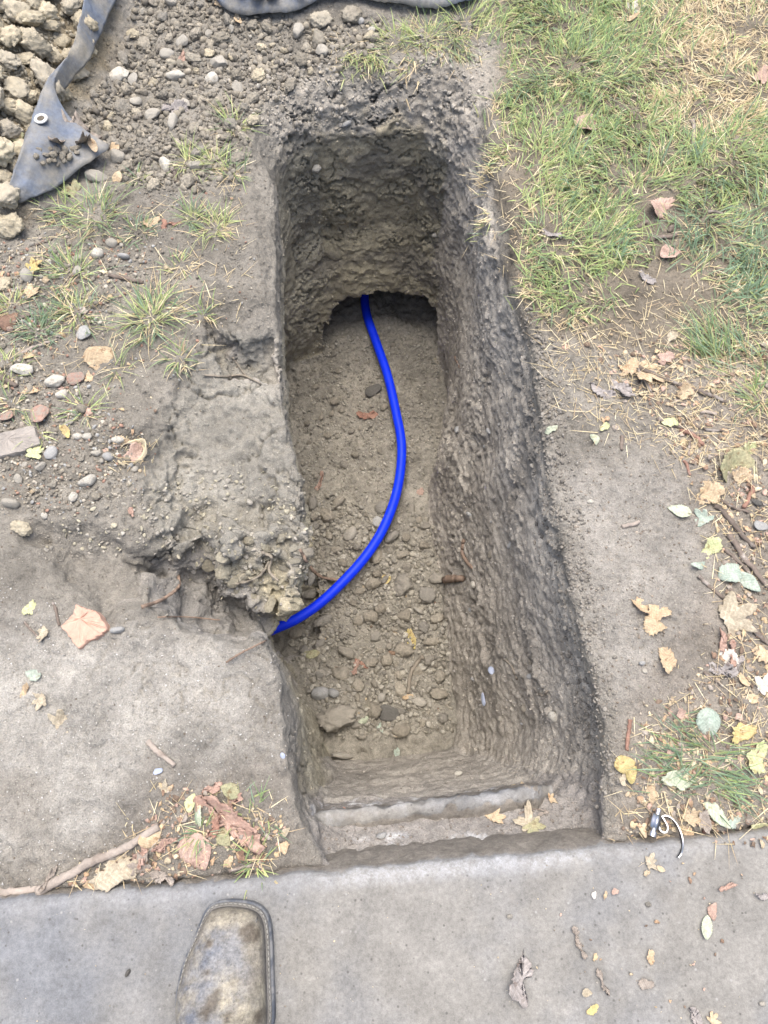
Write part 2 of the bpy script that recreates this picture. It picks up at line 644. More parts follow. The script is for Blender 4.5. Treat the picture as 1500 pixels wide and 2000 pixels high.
# crumbs: cells on the floor, the lip and the torn faces
crumb = np.clip(floor_ * 0.9 + bankk * 1.0 + block * 0.55 + overhang * 1.0 + right * 0.15 * sstep(-0.25, -0.05, z), 0, 1) * (1 - channel)
f1, f2, cid = cell(GV * 32 + 0.4 * np.stack([nB, nB, nB], 1))
disp += crumb * (0.013 - 0.004 * bankk) * (0.45 - f1) * (0.4 + 1.2 * (cid % 7) / 6)
f1b, f2b, cidb = cell(GV * 70)
disp += np.clip(crumb + 0.18, 0, 1) * 0.006 * (0.45 - f1b) * (0.3 + 1.2 * (cidb % 5) / 4)
f1c, f2c, cidc = cell(GV * 15 + 7 + 0.5 * np.stack([nB, nA, nB], 1))
disp += overhang * 0.030 * (0.5 - f1c) + overhang * 0.016 * fbm(GV * 18, 4, 0.65)
disp += block * (0.012 * fbm(GV * 9 + 2, 3) + 0.007 * fbm(GV * 38 + 2, 4, 0.6))
patch = sstep(0.0, 0.45, fbm(GV * 4.5 + 21, 3))
f1d, f2d, cidd = cell(GV * 95 + 3)
disp += flat * (z > -0.05) * (0.0022 + 0.0045 * patch) * (0.5 - f1d) * (0.2 + 1.6 * (cidd % 5) / 4)
disp += flat * (z > -0.05) * 0.0022 * fbm(GV * 130, 2)
disp -= flat * (z > -0.03) * 0.0035 * (1 - sstep(0.0, 0.03, np.abs(perlin(GV * np.array([7, 7, 1]) + 0.5 * np.stack([nB, nB, nB], 1) + 77)))) * sstep(0.1, 0.5, perlin(GV * 3 + 9))
disp -= (block + 0.5 * inpoly([(150, 1180), (560, 1240), (600, 1500), (300, 1450)], 60)) * 0.012 * (1 - sstep(0.0, 0.05, np.abs(perlin(np.stack([x * 10 + 0.4 * nB, y * 10, z * 6], 1) + 11))))
# spade strokes in the side channel
imp = inpoly([(1185, 985), (1340, 950), (1365, 1240), (1205, 1255)], 25)
disp -= imp * flat * 0.0028 * np.clip(np.sin((x * 0.8 + y * 0.6) * 330) * np.sin((x * -0.6 + y * 0.8) * 420) + 0.5 * nB, 0, 1)
lowl = inpoly([(-80, 1190), (380, 1240), (550, 1270), (580, 1560), (330, 1600), (-80, 1720)], 60) * flat
disp += lowl * (0.006 * fbm(GV * 8 + 44, 3) + 0.0025 * fbm(GV * 34 + 4, 3))
disp -= lowl * 0.006 * (1 - sstep(0.0, 0.035, np.abs(perlin(GV * np.array([9, 9, 1]) + 0.6 * np.stack([nB, nB, nB], 1) + 17)))) * sstep(0.0, 0.4, perlin(GV * 4 + 19))
disp += channel * 0.006 * np.sin((px * 0.9 + py * 0.12) * 0.12 + nA * 2)
bx = np.minimum.reduce([x - X0, X1 - x, Y1 - y, y - Y0])
amp = sstep(0.0, 0.05, bx)
GV = GV + GN * (disp * amp)[:, None]
GN = normals(GV, GQ)

# own colours of the soil, layer by layer and patch by patch
def tint_ground():
    c = np.tile(np.array([0.235, 0.219, 0.190]), (len(GV), 1))

    def put(w, rgb):
        nonlocal c
        w = np.clip(w, 0, 1)[:, None]
        c = c * (1 - w) + np.array(rgb) * w
    w1 = 22 * nB + 18 * nA
    put(inpoly([(0, 400), (480, 380), (420, 640), (300, 820), (290, 940), (0, 960)], 40, w1) * 0.6, (0.215, 0.199, 0.170))
    put(inpoly([(-80, 1190), (380, 1240), (540, 1290), (540, 1480), (330, 1560), (150, 1660), (-80, 1700)], 50, w1) * 0.95, (0.340, 0.326, 0.296))
    lowleft = inpoly([(-80, 1190), (380, 1240), (550, 1270), (580, 1560), (330, 1600), (150, 1680), (-80, 1720)], 50, w1)
    put(lowleft * sstep(0.0, 0.5, fbm(GV * np.array([5, 5, 1]) + 71, 5)) * 0.75, (0.245, 0.228, 0.20))
    put(inpoly([(300, 1290), (560, 1290), (580, 1500), (380, 1560)], 50, w1) * 0.5, (0.265, 0.252, 0.226))
    put(inpoly([(1080, 900), (1360, 900), (1390, 1120), (1330, 1380), (1190, 1390), (1120, 1100)], 45, w1) * 0.7, (0.300, 0.284, 0.257))
    put(inpoly([(960, -60), (1600, -60), (1600, 720), (1300, 720), (1020, 640), (960, 300)], 30, w1) * 0.9, (0.19, 0.165, 0.130))
    put(inpoly([(1230, 700), (1600, 620), (1600, 1660), (1190, 1640), (1230, 1380), (1400, 1100)], 50, w1) * 0.6, (0.255, 0.225, 0.190))
    put(inpoly([(290, 1500), (560, 1480), (620, 1720), (60, 1770), (-80, 1760), (200, 1640)], 40, w1) * 0.7, (0.195, 0.178, 0.155))
    put(inpoly([(-200, -200), (240, -60), (190, 170), (110, 240), (30, 420), (-200, 420)], 30, w1), (0.30, 0.255, 0.180))
    put(block, (0.275, 0.262, 0.228))
    put(bankk, (0.335, 0.310, 0.270))
    # below the topsoil
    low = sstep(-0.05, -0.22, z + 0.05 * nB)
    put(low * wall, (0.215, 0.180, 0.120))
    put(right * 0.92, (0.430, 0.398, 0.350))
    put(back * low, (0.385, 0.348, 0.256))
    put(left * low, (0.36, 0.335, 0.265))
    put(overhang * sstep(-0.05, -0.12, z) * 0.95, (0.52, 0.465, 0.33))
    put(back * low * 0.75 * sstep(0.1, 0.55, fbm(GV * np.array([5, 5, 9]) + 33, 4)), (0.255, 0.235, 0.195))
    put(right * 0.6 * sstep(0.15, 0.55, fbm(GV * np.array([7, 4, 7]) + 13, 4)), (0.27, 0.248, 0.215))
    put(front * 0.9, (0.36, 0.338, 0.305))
    put(floor_ * (y > -0.5), (0.30, 0.280, 0.237))
    put(floor_ * inpoly([(560, 760), (860, 760), (840, 960), (600, 960)], 40, w1) * 0.3, (0.23, 0.215, 0.185))
    put(channel, (0.285, 0.272, 0.25))
    # mud shelf by the pavement and the rough mortar showing through it
    e = edge_dist(x, y)
    shelf = ((z > -0.25) & (z < -0.02)) * sstep(0.13, 0.10, e) * inpoly([(590, 1530), (1190, 1500), (1190, 1670), (620, 1700)], 14)
    put(shelf * 0.9, (0.255, 0.238, 0.22))
    mort = shelf * np.clip(np.maximum(
        inpoly([(596, 1574), (700, 1562), (910, 1548), (1000, 1534), (1010, 1550), (920, 1568), (910, 1580), (700, 1585), (600, 1596)], 7, 5 * nB),
        inpoly([(690, 1640), (760, 1628), (830, 1636), (900, 1628), (1000, 1640), (930, 1652), (800, 1652), (700, 1656)], 8, 10 * nB)), 0, 1)
    put(np.clip(mort * 1.3, 0, 1) * sstep(-0.15, 0.35, fbm(GV * 30, 5)) * 0.8, (0.50, 0.50, 0.50))
    # dark humus rim
    0 and put(sstep(0.02, -0.02, z) * sstep(-0.10, -0.03, z) * (1 - flat) * 0.35 * (px > 700), (0.2, 0.185, 0.165))
    c *= (1 + 0.14 * nA + 0.12 * nB)[:, None]
    return np.clip(c, 0.02, 0.8)


GTINT = tint_ground()
# the open land round the detailed block, as one skirt reaching far out
def skirt():
    R = 45.0
    xi0, xi1, yi0, yi1 = X0 + 0.03, X1 - 0.03, Y0 + 0.03, Y1 - 0.03
    V = []; Q = []
    xs = [-R, -8, -3, xi0, xi1, 3, 8, R]; ys = [-R, -8, -3, yi0, yi1, 4, 9, R]
    for a in xs:
        for b in ys: V.append((a, b, -0.012))
    for i in range(7):
        for j in range(7):
            if i == 3 and j == 3: continue
            Q.append((i * 8 + j, (i + 1) * 8 + j, (i + 1) * 8 + j + 1, i * 8 + j + 1))
    return np.array(V), np.array(Q)


SV, SQ = skirt()
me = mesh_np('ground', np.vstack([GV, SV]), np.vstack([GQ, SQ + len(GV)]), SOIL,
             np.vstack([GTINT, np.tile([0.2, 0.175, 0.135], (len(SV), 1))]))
ground = tag(link('ground', me), 'bare grey brown soil cut open by a deep narrow trench', 'ground', kind='structure')


# ------------------------------------------------------------------ pavement
def pavement_mat():
    m, nt, b = new_mat('concrete')
    tcn = nt.nodes.new('ShaderNodeTexCoord')
    pos = tcn.outputs['Object']
    n1 = noise_node(nt, pos, 3.0, 6, 0.6)
    n2 = noise_node(nt, pos, 16, 6, 0.7)
    n3 = noise_node(nt, pos, 160, 4, 0.7)
    n4 = noise_node(nt, pos, 600, 2, 0.7)
    c = ramp(nt, n1.outputs[0], [(0.38, (0.162, 0.168, 0.178)), (0.58, (0.206, 0.199, 0.184))]).outputs[0]
    r2 = ramp(nt, n2.outputs[0], [(0.3, gray(0.74)), (0.55, gray(1.0)), (0.75, gray(1.24))]).outputs[0]
    r3 = ramp(nt, n3.outputs[0], [(0.3, gray(0.80)), (0.7, gray(1.18))]).outputs[0]
    r4 = ramp(nt, n4.outputs[0], [(0.3, gray(0.86)), (0.72, gray(1.14))]).outputs[0]
    for r in (r2, r3, r4): c = mixc(nt, 'MULTIPLY', 1.0, c, r)
    v = N(nt, 'ShaderNodeTexVoronoi', Scale=90.0)
    nt.links.new(pos, v.inputs['Vector'])
    g = ramp(nt, v.outputs['Distance'], [(0.08, gray(1)), (0.20, gray(0))]).outputs[0]
    vc = ramp(nt, v.outputs['Color'], [(0.70, gray(0)), (0.85, gray(0.8))]).outputs[0]
    c = mixc(nt, 'MIX', mixc(nt, 'MULTIPLY', 1.0, g, vc), c, (0.285, 0.28, 0.27))
    vp = N(nt, 'ShaderNodeTexVoronoi', Scale=130.0)
    nt.links.new(pos, vp.inputs['Vector'])
    gp = ramp(nt, vp.outputs['Distance'], [(0.10, gray(1)), (0.28, gray(0))]).outputs[0]
    vq = ramp(nt, vp.outputs['Color'], [(0.66, gray(0)), (0.76, gray(0.8))]).outputs[0]
    c = mixc(nt, 'MIX', mixc(nt, 'MULTIPLY', 1.0, gp, vq), c, (0.075, 0.072, 0.068))
    # dirt blots
    n5 = noise_node(nt, pos, 7, 8, 0.75)
    d5 = ramp(nt, n5.outputs[0], [(0.58, gray(0)), (0.72, gray(0.45))]).outputs[0]
    c = mixc(nt, 'MIX', d5, c, (0.145, 0.132, 0.115))
    att = N(nt, 'ShaderNodeAttribute', attribute_name='tint')
    sep = nt.nodes.new('ShaderNodeSeparateColor')
    nt.links.new(att.outputs[0], sep.inputs[0])
    def crisp(w, nz, k=0.9):
        a = N(nt, 'ShaderNodeMath', operation='ADD'); nt.links.new(w, a.inputs[0]); nt.links.new(nz, a.inputs[1])
        return ramp(nt, a.outputs[0], [(0.93, gray(0)), (1.12, gray(k))]).outputs[0]
    n6 = noise_node(nt, pos, 90, 8, 0.8)
    mc = mixc(nt, 'MULTIPLY', 1.0, (0.225, 0.205, 0.178), r2)
    mc = mixc(nt, 'MULTIPLY', 1.0, mc, r3)
    mc = mixc(nt, 'MULTIPLY', 1.0, mc, r4)
    mc = mixc(nt, 'MULTIPLY', 1.0, mc, ramp(nt, n6.outputs[0], [(0.3, gray(0.7)), (0.7, gray(1.25))]).outputs[0])
    c = mixc(nt, 'MIX', crisp(sep.outputs[0], n6.outputs[0], 1.0), c, mc)      # mud left on the face
    n7 = noise_node(nt, pos, 70, 8, 0.85)
    n8 = noise_node(nt, pos, 260, 4, 0.8)
    pw = mixc(nt, 'MULTIPLY', 1.0, sep.outputs[1], ramp(nt, n7.outputs[0], [(0.36, gray(0.05)), (0.62, gray(1))]).outputs[0])
    pw = mixc(nt, 'MULTIPLY', 1.0, pw, ramp(nt, n8.outputs[0], [(0.36, gray(0.35)), (0.6, gray(1))]).outputs[0])
    c = mixc(nt, 'MIX', pw, c, (0.37, 0.38, 0.395))         # chalky worn arris
    nt.links.new(c, b.inputs['Base Color'])
    p = bump(nt, None, n3.outputs[0], 0.0016, 0.5)
    mb = mixc(nt, 'MULTIPLY', 1.0, sep.outputs[0], n6.outputs[0])
    p = bump(nt, None, mb, 0.008, 0.8, p)
    p = bump(nt, b, n4.outputs[0], 0.0006, 0.6, p)
    b.inputs['Roughness'].default_value = 0.88
    return m


def build_pavement():
    prof = [(0.040, -0.14), (0.036, -0.11), (0.033, -0.09), (0.030, -0.075), (0.027, -0.062), (0.024, -0.050), (0.020, -0.04), (0.0165, -0.031), (0.013, -0.023), (0.010, -0.016), (0.005, -0.007), (0.0, -0.002), (-0.006, 0.0005), (-0.014, 0.001)]
    prof += [(-s, 0.001) for s in np.arange(0.022, 0.75, 0.008)] + [(-1.0, 0.001), (-2.0, 0.001), (-5.0, 0.001)]
    prof = np.array(prof)
    ts = np.concatenate([[-20, -6, -3], np.arange(-0.6, 2.0, 0.008), [3, 6, 20]])
    S, T = np.meshgrid(prof[:, 0], ts)
    Zp = np.broadcast_to(prof[:, 1], S.shape)
    xw = EA[0] + EDIR[0] * T + ENRM[0] * S
    yw = EA[1] + EDIR[1] * T + ENRM[1] * S
    V = np.stack([xw.ravel(), yw.ravel(), Zp.ravel()], 1)
    s, t = S.ravel(), T.ravel()
    nn = fbm(V * 25, 4)
    n2 = fbm(V * 5, 3)
    edge = sstep(-0.05, 0.0, s)
    face = sstep(0.002, 0.012, s)
    V[:, :2] += (face * 0.0025 * fbm(V * 60, 4, 0.6))[:, None] * ENRM
    V[:, 2] += face * 0.004 * fbm(V * 60 + 8, 3)
    V[:, 2] += 0.0018 * n2 + 0.0008 * nn - edge * 0.004 * np.clip(fbm(V * 30 + 3, 3), 0, 1)
    V[:, :2] += (edge * 0.003 * nn)[:, None] * ENRM
    mud = sstep(-0.006, -0.02, V[:, 2] + 0.004 * nn)
    opx, opy, _ = project(V)
    trench = sstep(600, 680, opx) * sstep(1200, 1120, opx)
    pale = sstep(-0.024, -0.004, s + 0.007 * nn) * (1 - mud) * (0.40 + 0.55 * trench)
    n, k = len(ts), len(prof)
    a = np.arange(n * k).reshape(n, k)
    Q = np.stack([a[:-1, :-1].ravel(), a[:-1, 1:].ravel(), a[1:, 1:].ravel(), a[1:, :-1].ravel()], 1)
    me = mesh_np('pavement', V, Q[:, ::-1], pavement_mat(), np.stack([mud, pale, 0 * mud], 1))
    return tag(link('pavement', me), 'grey concrete pavement slab with a chalky worn edge', 'pavement', kind='structure')


def build_footing():
    """rough concrete haunch under the pavement, its arris showing at the end of the trench"""
    arr = P(np.array([585, 700, 820, 912, 1004, 1090]), np.array([1594, 1580, 1566, 1558, 1544, 1536]), -0.088)[:, :2]
    L = np.concatenate([[0], np.cumsum(np.linalg.norm(np.diff(arr, axis=0), axis=1))])
    t = np.arange(0, L[-1], 0.003)
    C = np.stack([np.interp(t, L, arr[:, 0]), np.interp(t, L, arr[:, 1])], 1)
    prof = [(-0.060, -0.050), (-0.048, -0.036), (-0.038, -0.024), (-0.029, -0.014), (-0.021, -0.006), (-0.014, -0.002), (-0.008, 0.0), (-0.004, 0.0), (-0.001, -0.001),
            (0.001, -0.003), (0.0022, -0.007), (0.003, -0.013), (0.004, -0.022), (0.005, -0.034), (0.006, -0.05), (0.004, -0.07), (-0.01, -0.09)]
    V, M = [], []
    for i, c in enumerate(C):
        for (o, dz) in prof:
            V.append((c[0] + ENRM[0] * o, c[1] + ENRM[1] * o, -0.080 + dz)); M.append((o, dz))
    V = np.array(V); M = np.array(M); k = len(prof)
    nz = fbm(V * 38, 4, 0.6); n2 = fbm(V * 9 + 5, 3)
    V[:, :2] += (0.0045 * nz + 0.006 * n2)[:, None] * ENRM
    V[:, 2] += 0.0035 * fbm(V * 50 + 3, 4) + 0.012 * n2 - 0.0125
    te = np.repeat(np.minimum(t, L[-1] - t), k)
    V[:, 2] -= 0.035 * (1 - sstep(0.0, 0.04, te))
    mud = np.clip(sstep(-0.010, -0.026, M[:, 0]) + sstep(-0.012, -0.03, M[:, 1]) + 0.9 * sstep(0.15, 0.5, n2 + 0.4 * nz), 0, 1)
    pale = (1 - mud) * 0.62 * sstep(-0.4, 0.3, fbm(V * 22 + 6, 4))
    a = np.arange(len(V)).reshape(len(C), k)
    Q = np.stack([a[:-1, :-1].ravel(), a[:-1, 1:].ravel(), a[1:, 1:].ravel(), a[1:, :-1].ravel()], 1)
    me = mesh_np('concrete_footing', V, Q, pavement.data.materials[0], np.stack([mud, pale, 0 * mud], 1))
    return tag(link('concrete_footing', me), 'rough muddy concrete footing with a chalky edge below the pavement', 'footing', kind='structure')


pavement = build_pavement()
build_footing()
bpy.context.view_layer.update()


from mathutils.bvhtree import BVHTree
_vs = np.vstack([GV]).tolist()
BV = BVHTree.FromPolygons(_vs, GQ.tolist())
SLAB_Z = 0.001


def tint_at(i): return GTINT[GQ[i, 0]]


def hit_dir(o, dv):
    """nearest of soil and pavement along a ray: point, normal"""
    loc, nor, _, dist = BV.ray_cast(o, dv)
    best = None
    if loc is not None: best = (loc, nor, dist)
    if dv.z < 0:
        t = (SLAB_Z - o.z) / dv.z
        p = o + dv * t
        if edge_dist(p.x, p.y) < 0 and t > 0 and (best is None or t < best[2]):
            best = (p, Vector((0, 0, 1)), t)
    return best


def hit_px(px_, py_):
    h = hit_dir(Vector((0, 0, CAM_H)), ray_dir(px_, py_))
    if h is None:
        p = P(px_, py_, 0); return Vector(p), Vector((0, 0, 1)), (Vector(p) - cam.location).length
    n = h[1] if h[1].z > -0.2 else -h[1]
    return h[0], n, h[2]


def hit_down(x_, y_, top=0.6):
    h = hit_dir(Vector((x_, y_, top)), Vector((0, 0, -1)))
    return (h[0], h[1]) if h else (Vector((x_, y_, -0.012)), Vector((0, 0, 1)))


def depth_of(p): return p[1] * CP - (p[2] - CAM_H) * SP


# ================================================================== materials of the things
def simple_mat(name, rgb, var=0.25, scale=40.0, rough=0.85, bump_d=0.002, spots=None, objvar=0.0, hue=None, spec=0.25, unit=1.0):
    scale = scale / unit
    if spots: spots = (spots[0], spots[1] / unit, spots[2], spots[3])
    m, nt, b = new_mat(name)
    tcn = nt.nodes.new('ShaderNodeTexCoord')
    oi = nt.nodes.new('ShaderNodeObjectInfo')
    add = N(nt, 'ShaderNodeVectorMath', operation='ADD')
    nt.links.new(tcn.outputs['Object'], add.inputs[0])
    sc = N(nt, 'ShaderNodeVectorMath', operation='SCALE')
    cmb = nt.nodes.new('ShaderNodeCombineXYZ')
    for k in range(3): nt.links.new(oi.outputs['Random'], cmb.inputs[k])
    nt.links.new(cmb.outputs[0], sc.inputs[0]); sc.inputs['Scale'].default_value = 13.0
    nt.links.new(sc.outputs[0], add.inputs[1])
    pos = add.outputs[0]
    n1 = noise_node(nt, pos, scale, 5, 0.65)
    r = ramp(nt, n1.outputs[0], [(0.3, gray(1 - var)), (0.7, gray(1 + var))])
    base = tuple(rgb)
    c = mixc(nt, 'MULTIPLY', 1.0, base, r.outputs[0])
    if spots:
        n2 = noise_node(nt, pos, spots[1], 4, 0.7)
        r2 = ramp(nt, n2.outputs[0], [(spots[2], gray(0)), (spots[2] + 0.12, gray(spots[3]))])
        c = mixc(nt, 'MIX', r2.outputs[0], c, tuple(spots[0]))
    if objvar:
        r3 = ramp(nt, oi.outputs['Random'], [(0, gray(1 - objvar)), (1, gray(1 + objvar))])
        c = mixc(nt, 'MULTIPLY', 1.0, c, r3.outputs[0])
    if hue:
        mr = nt.nodes.new('ShaderNodeMath'); mr.operation = 'FRACT'
        ml = nt.nodes.new('ShaderNodeMath'); ml.operation = 'MULTIPLY'
        nt.links.new(oi.outputs['Random'], ml.inputs[0]); ml.inputs[1].default_value = 7.31
        nt.links.new(ml.outputs[0], mr.inputs[0])
        rr = ramp(nt, mr.outputs[0], [(0.45, gray(0)), (1.0, gray(0.75))])
        c = mixc(nt, 'MIX', rr.outputs[0], c, tuple(hue))
    nt.links.new(c, b.inputs['Base Color'])
    n3 = noise_node(nt, pos, scale * 6, 3, 0.7)
    p = bump(nt, None, n1.outputs[0], bump_d * 2, 0.6)
    bump(nt, b, n3.outputs[0], bump_d, 0.6, p)
    b.inputs['Roughness'].default_value = rough
    b.inputs['Specular IOR Level'].default_value = spec
    return m


def tint_mat(name, rough=0.8, scale=500, trans=0.0, spec=0.25):
    """colour comes from the mesh's own tint, broken by a little noise"""
    m, nt, b = new_mat(name)
    geo = nt.nodes.new('ShaderNodeNewGeometry')
    att = N(nt, 'ShaderNodeAttribute', attribute_name='tint')
    n = noise_node(nt, geo.outputs['Position'], scale, 4, 0.7)
    r = ramp(nt, n.outputs[0], [(0.3, gray(0.72)), (0.7, gray(1.25))])
    c = mixc(nt, 'MULTIPLY', 1.0, att.outputs[0], r.outputs[0])
    nt.links.new(c, b.inputs['Base Color'])
    bump(nt, b, n.outputs[0], 0.003, 0.6)
    b.inputs['Roughness'].default_value = rough
    b.inputs['Specular IOR Level'].default_value = spec
    return m


M_CLOD = simple_mat('clod_soil', (0.44, 0.388, 0.285), 0.25, 35, 0.95, 0.004, ((0.56, 0.52, 0.43), 60, 0.56, 0.5), 0.15, (0.37, 0.34, 0.285), unit=12.0)
M_CLODFLOOR = simple_mat('clod_floor', (0.30, 0.272, 0.222), 0.25, 40, 0.95, 0.004, ((0.38, 0.36, 0.31), 70, 0.60, 0.5), 0.18, (0.235, 0.225, 0.205), unit=12.0)
M_STONE = simple_mat('stone', (0.31, 0.29, 0.25), 0.16, 60, 0.8, 0.001, ((0.24, 0.21, 0.17), 40, 0.58, 0.7), 0.15, (0.30, 0.285, 0.255), 0.2, unit=12.0)
M_PALESTONE = simple_mat('pale_stone', (0.43, 0.41, 0.36), 0.16, 60, 0.85, 0.001, ((0.29, 0.26, 0.215), 34, 0.50, 0.75), 0.08, unit=12.0)
M_GREYSTONE = simple_mat('grey_stone', (0.30, 0.30, 0.292), 0.15, 60, 0.75, 0.001, ((0.24, 0.22, 0.18), 40, 0.58, 0.6), 0.1, unit=12.0)
M_DARKSTONE = simple_mat('dark_stone', (0.12, 0.115, 0.105), 0.2, 60, 0.8, 0.002, unit=12.0)
M_BLUESHARD = simple_mat('blue_shard', (0.33, 0.37, 0.47), 0.12, 60, 0.5, 0.0005, unit=12.0)
M_TILE = simple_mat('terracotta', (0.47, 0.305, 0.235), 0.14, 90, 0.85, 0.0012, ((0.40, 0.25, 0.185), 55, 0.60, 0.7))
M_BRICK = simple_mat('brick', (0.35, 0.225, 0.18), 0.2, 70, 0.9, 0.002, ((0.30, 0.265, 0.225), 30, 0.44, 0.85), unit=12.0)
M_TWIG = simple_mat('twig_bark', (0.150, 0.122, 0.102), 0.3, 60, 0.85, 0.002, ((0.33, 0.30, 0.27), 40, 0.52, 0.8), 0.2)
M_REDTWIG = simple_mat('reddish_twig', (0.24, 0.14, 0.105), 0.25, 60, 0.8, 0.002, ((0.31, 0.26, 0.22), 40, 0.56, 0.6))
M_GREYWOOD = simple_mat('grey_wood', (0.30, 0.26, 0.225), 0.25, 35, 0.9, 0.003, ((0.18, 0.145, 0.12), 18, 0.56, 0.7))
M_ROOT = simple_mat('root', (0.225, 0.165, 0.125), 0.25, 60, 0.85, 0.002)
M_GREYROOT = simple_mat('grey_root', (0.225, 0.198, 0.160), 0.2, 60, 0.9, 0.002)


def dull(c, k=0.22, g=1.12):
    l = 0.3 * c[0] + 0.55 * c[1] + 0.15 * c[2]
    return tuple(g * (v * (1 - k) + l * k) for v in c)


def leaf_mat(name, rgb, edge, spots=None, rough=0.6):
    rgb, edge = dull(rgb), dull(edge)
    m, nt, b = new_mat(name)
    uvn = nt.nodes.new('ShaderNodeUVMap')
    tcn = nt.nodes.new('ShaderNodeTexCoord')
    oi = nt.nodes.new('ShaderNodeObjectInfo')
    add = N(nt, 'ShaderNodeVectorMath', operation='ADD')
    nt.links.new(tcn.outputs['Object'], add.inputs[0]); nt.links.new(oi.outputs['Location'], add.inputs[1])
    n1 = noise_node(nt, add.outputs[0], 45, 5, 0.7)
    r1 = ramp(nt, n1.outputs[0], [(0.40, gray(0)), (0.66, gray(1))])
    c = mixc(nt, 'MIX', r1.outputs[0], tuple(rgb), tuple(edge))
    n2 = noise_node(nt, add.outputs[0], 230, 4, 0.7)
    r2 = ramp(nt, n2.outputs[0], [(0.32, gray(0.72)), (0.68, gray(1.2))])
    c = mixc(nt, 'MULTIPLY', 1.0, c, r2.outputs[0])
    if spots:
        n3 = noise_node(nt, add.outputs[0], 85, 3, 0.6)
        r3 = ramp(nt, n3.outputs[0], [(0.60, gray(0)), (0.68, gray(0.8))])
        c = mixc(nt, 'MIX', r3.outputs[0], c, tuple(spots))
    # side veins from the leaf's own lengthwise coordinates
    w = N(nt, 'ShaderNodeTexWave', Scale=1.0, Distortion=1.5, Detail=2.0)
    w.inputs['Detail Scale'].default_value = 2.0
    sepx = nt.nodes.new('ShaderNodeSeparateXYZ'); nt.links.new(uvn.outputs[0], sepx.inputs[0])
    ab = N(nt, 'ShaderNodeMath', operation='ABSOLUTE'); nt.links.new(sepx.outputs[0], ab.inputs[0])
    sb = N(nt, 'ShaderNodeMath', operation='SUBTRACT'); nt.links.new(sepx.outputs[1], sb.inputs[0]); nt.links.new(ab.outputs[0], sb.inputs[1])
    cb = nt.nodes.new('ShaderNodeCombineXYZ'); nt.links.new(sb.outputs[0], cb.inputs[0])
    nt.links.new(cb.outputs[0], w.inputs['Vector']); w.inputs['Scale'].default_value = 2.6
    rv = ramp(nt, w.outputs[0], [(0.0, gray(1.18)), (0.12, gray(1.0)), (1.0, gray(0.97))])
    c = mixc(nt, 'MULTIPLY', 1.0, c, rv.outputs[0])
    nt.links.new(c, b.inputs['Base Color'])
    p = bump(nt, None, n2.outputs[0], 0.002, 0.5)
    bump(nt, b, n1.outputs[0], 0.004, 0.5, p)
    b.inputs['Roughness'].default_value = rough
    # light coming through the thin blade
    tr = nt.nodes.new('ShaderNodeBsdfTranslucent'); nt.links.new(c, tr.inputs[0])
    ms = nt.nodes.new('ShaderNodeMixShader'); ms.inputs[0].default_value = 0.25
    nt.links.new(b.outputs[0], ms.inputs[1]); nt.links.new(tr.outputs[0], ms.inputs[2])
    nt.links.new(ms.outputs[0], nt.nodes['Material Output'].inputs[0])
    return m


LM = {
    'tan': leaf_mat('leaf_tan', (0.50, 0.385, 0.225), (0.40, 0.27, 0.145), (0.22, 0.13, 0.07)),
    'beige': leaf_mat('leaf_beige', (0.46, 0.395, 0.275), (0.36, 0.29, 0.19)),
    'orange': leaf_mat('leaf_orange', (0.50, 0.345, 0.185), (0.54, 0.43, 0.27), (0.28, 0.13, 0.05)),
    'brown': leaf_mat('leaf_brown', (0.20, 0.115, 0.075), (0.30, 0.17, 0.10)),
    'pink': leaf_mat('leaf_pink', (0.50, 0.34, 0.265), (0.40, 0.25, 0.185)),
    'yellow': leaf_mat('leaf_yellow', (0.55, 0.45, 0.13), (0.50, 0.36, 0.14), (0.24, 0.15, 0.06)),
    'ygreen': leaf_mat('leaf_yellow_green', (0.46, 0.50, 0.22), (0.55, 0.52, 0.26), (0.30, 0.25, 0.12)),
    'olive': leaf_mat('leaf_olive', (0.30, 0.30, 0.155), (0.39, 0.34, 0.18), (0.20, 0.15, 0.08)),
    'pgreen': leaf_mat('leaf_pale_green', (0.42, 0.48, 0.33), (0.48, 0.50, 0.36), (0.36, 0.34, 0.22)),
    'bgreen': leaf_mat('leaf_blue_green', (0.33, 0.415, 0.335), (0.40, 0.45, 0.37), (0.33, 0.32, 0.24)),
    'greybark': leaf_mat('bark_grey', (0.37, 0.335, 0.315), (0.28, 0.245, 0.225), (0.20, 0.16, 0.14), 0.85),
    'greybrown': leaf_mat('bark_grey_brown', (0.285, 0.235, 0.19), (0.35, 0.30, 0.25), (0.16, 0.12, 0.09), 0.85),
    'pinkbark': leaf_mat('bark_pink', (0.47, 0.30, 0.225), (0.36, 0.21, 0.155), (0.20, 0.11, 0.08), 0.85),
    'redbark': leaf_mat('bark_red', (0.33, 0.16, 0.105), (0.40, 0.22, 0.15), None, 0.85),
    'white': leaf_mat('leaf_whitish', (0.66, 0.62, 0.55), (0.56, 0.50, 0.42), None),
}

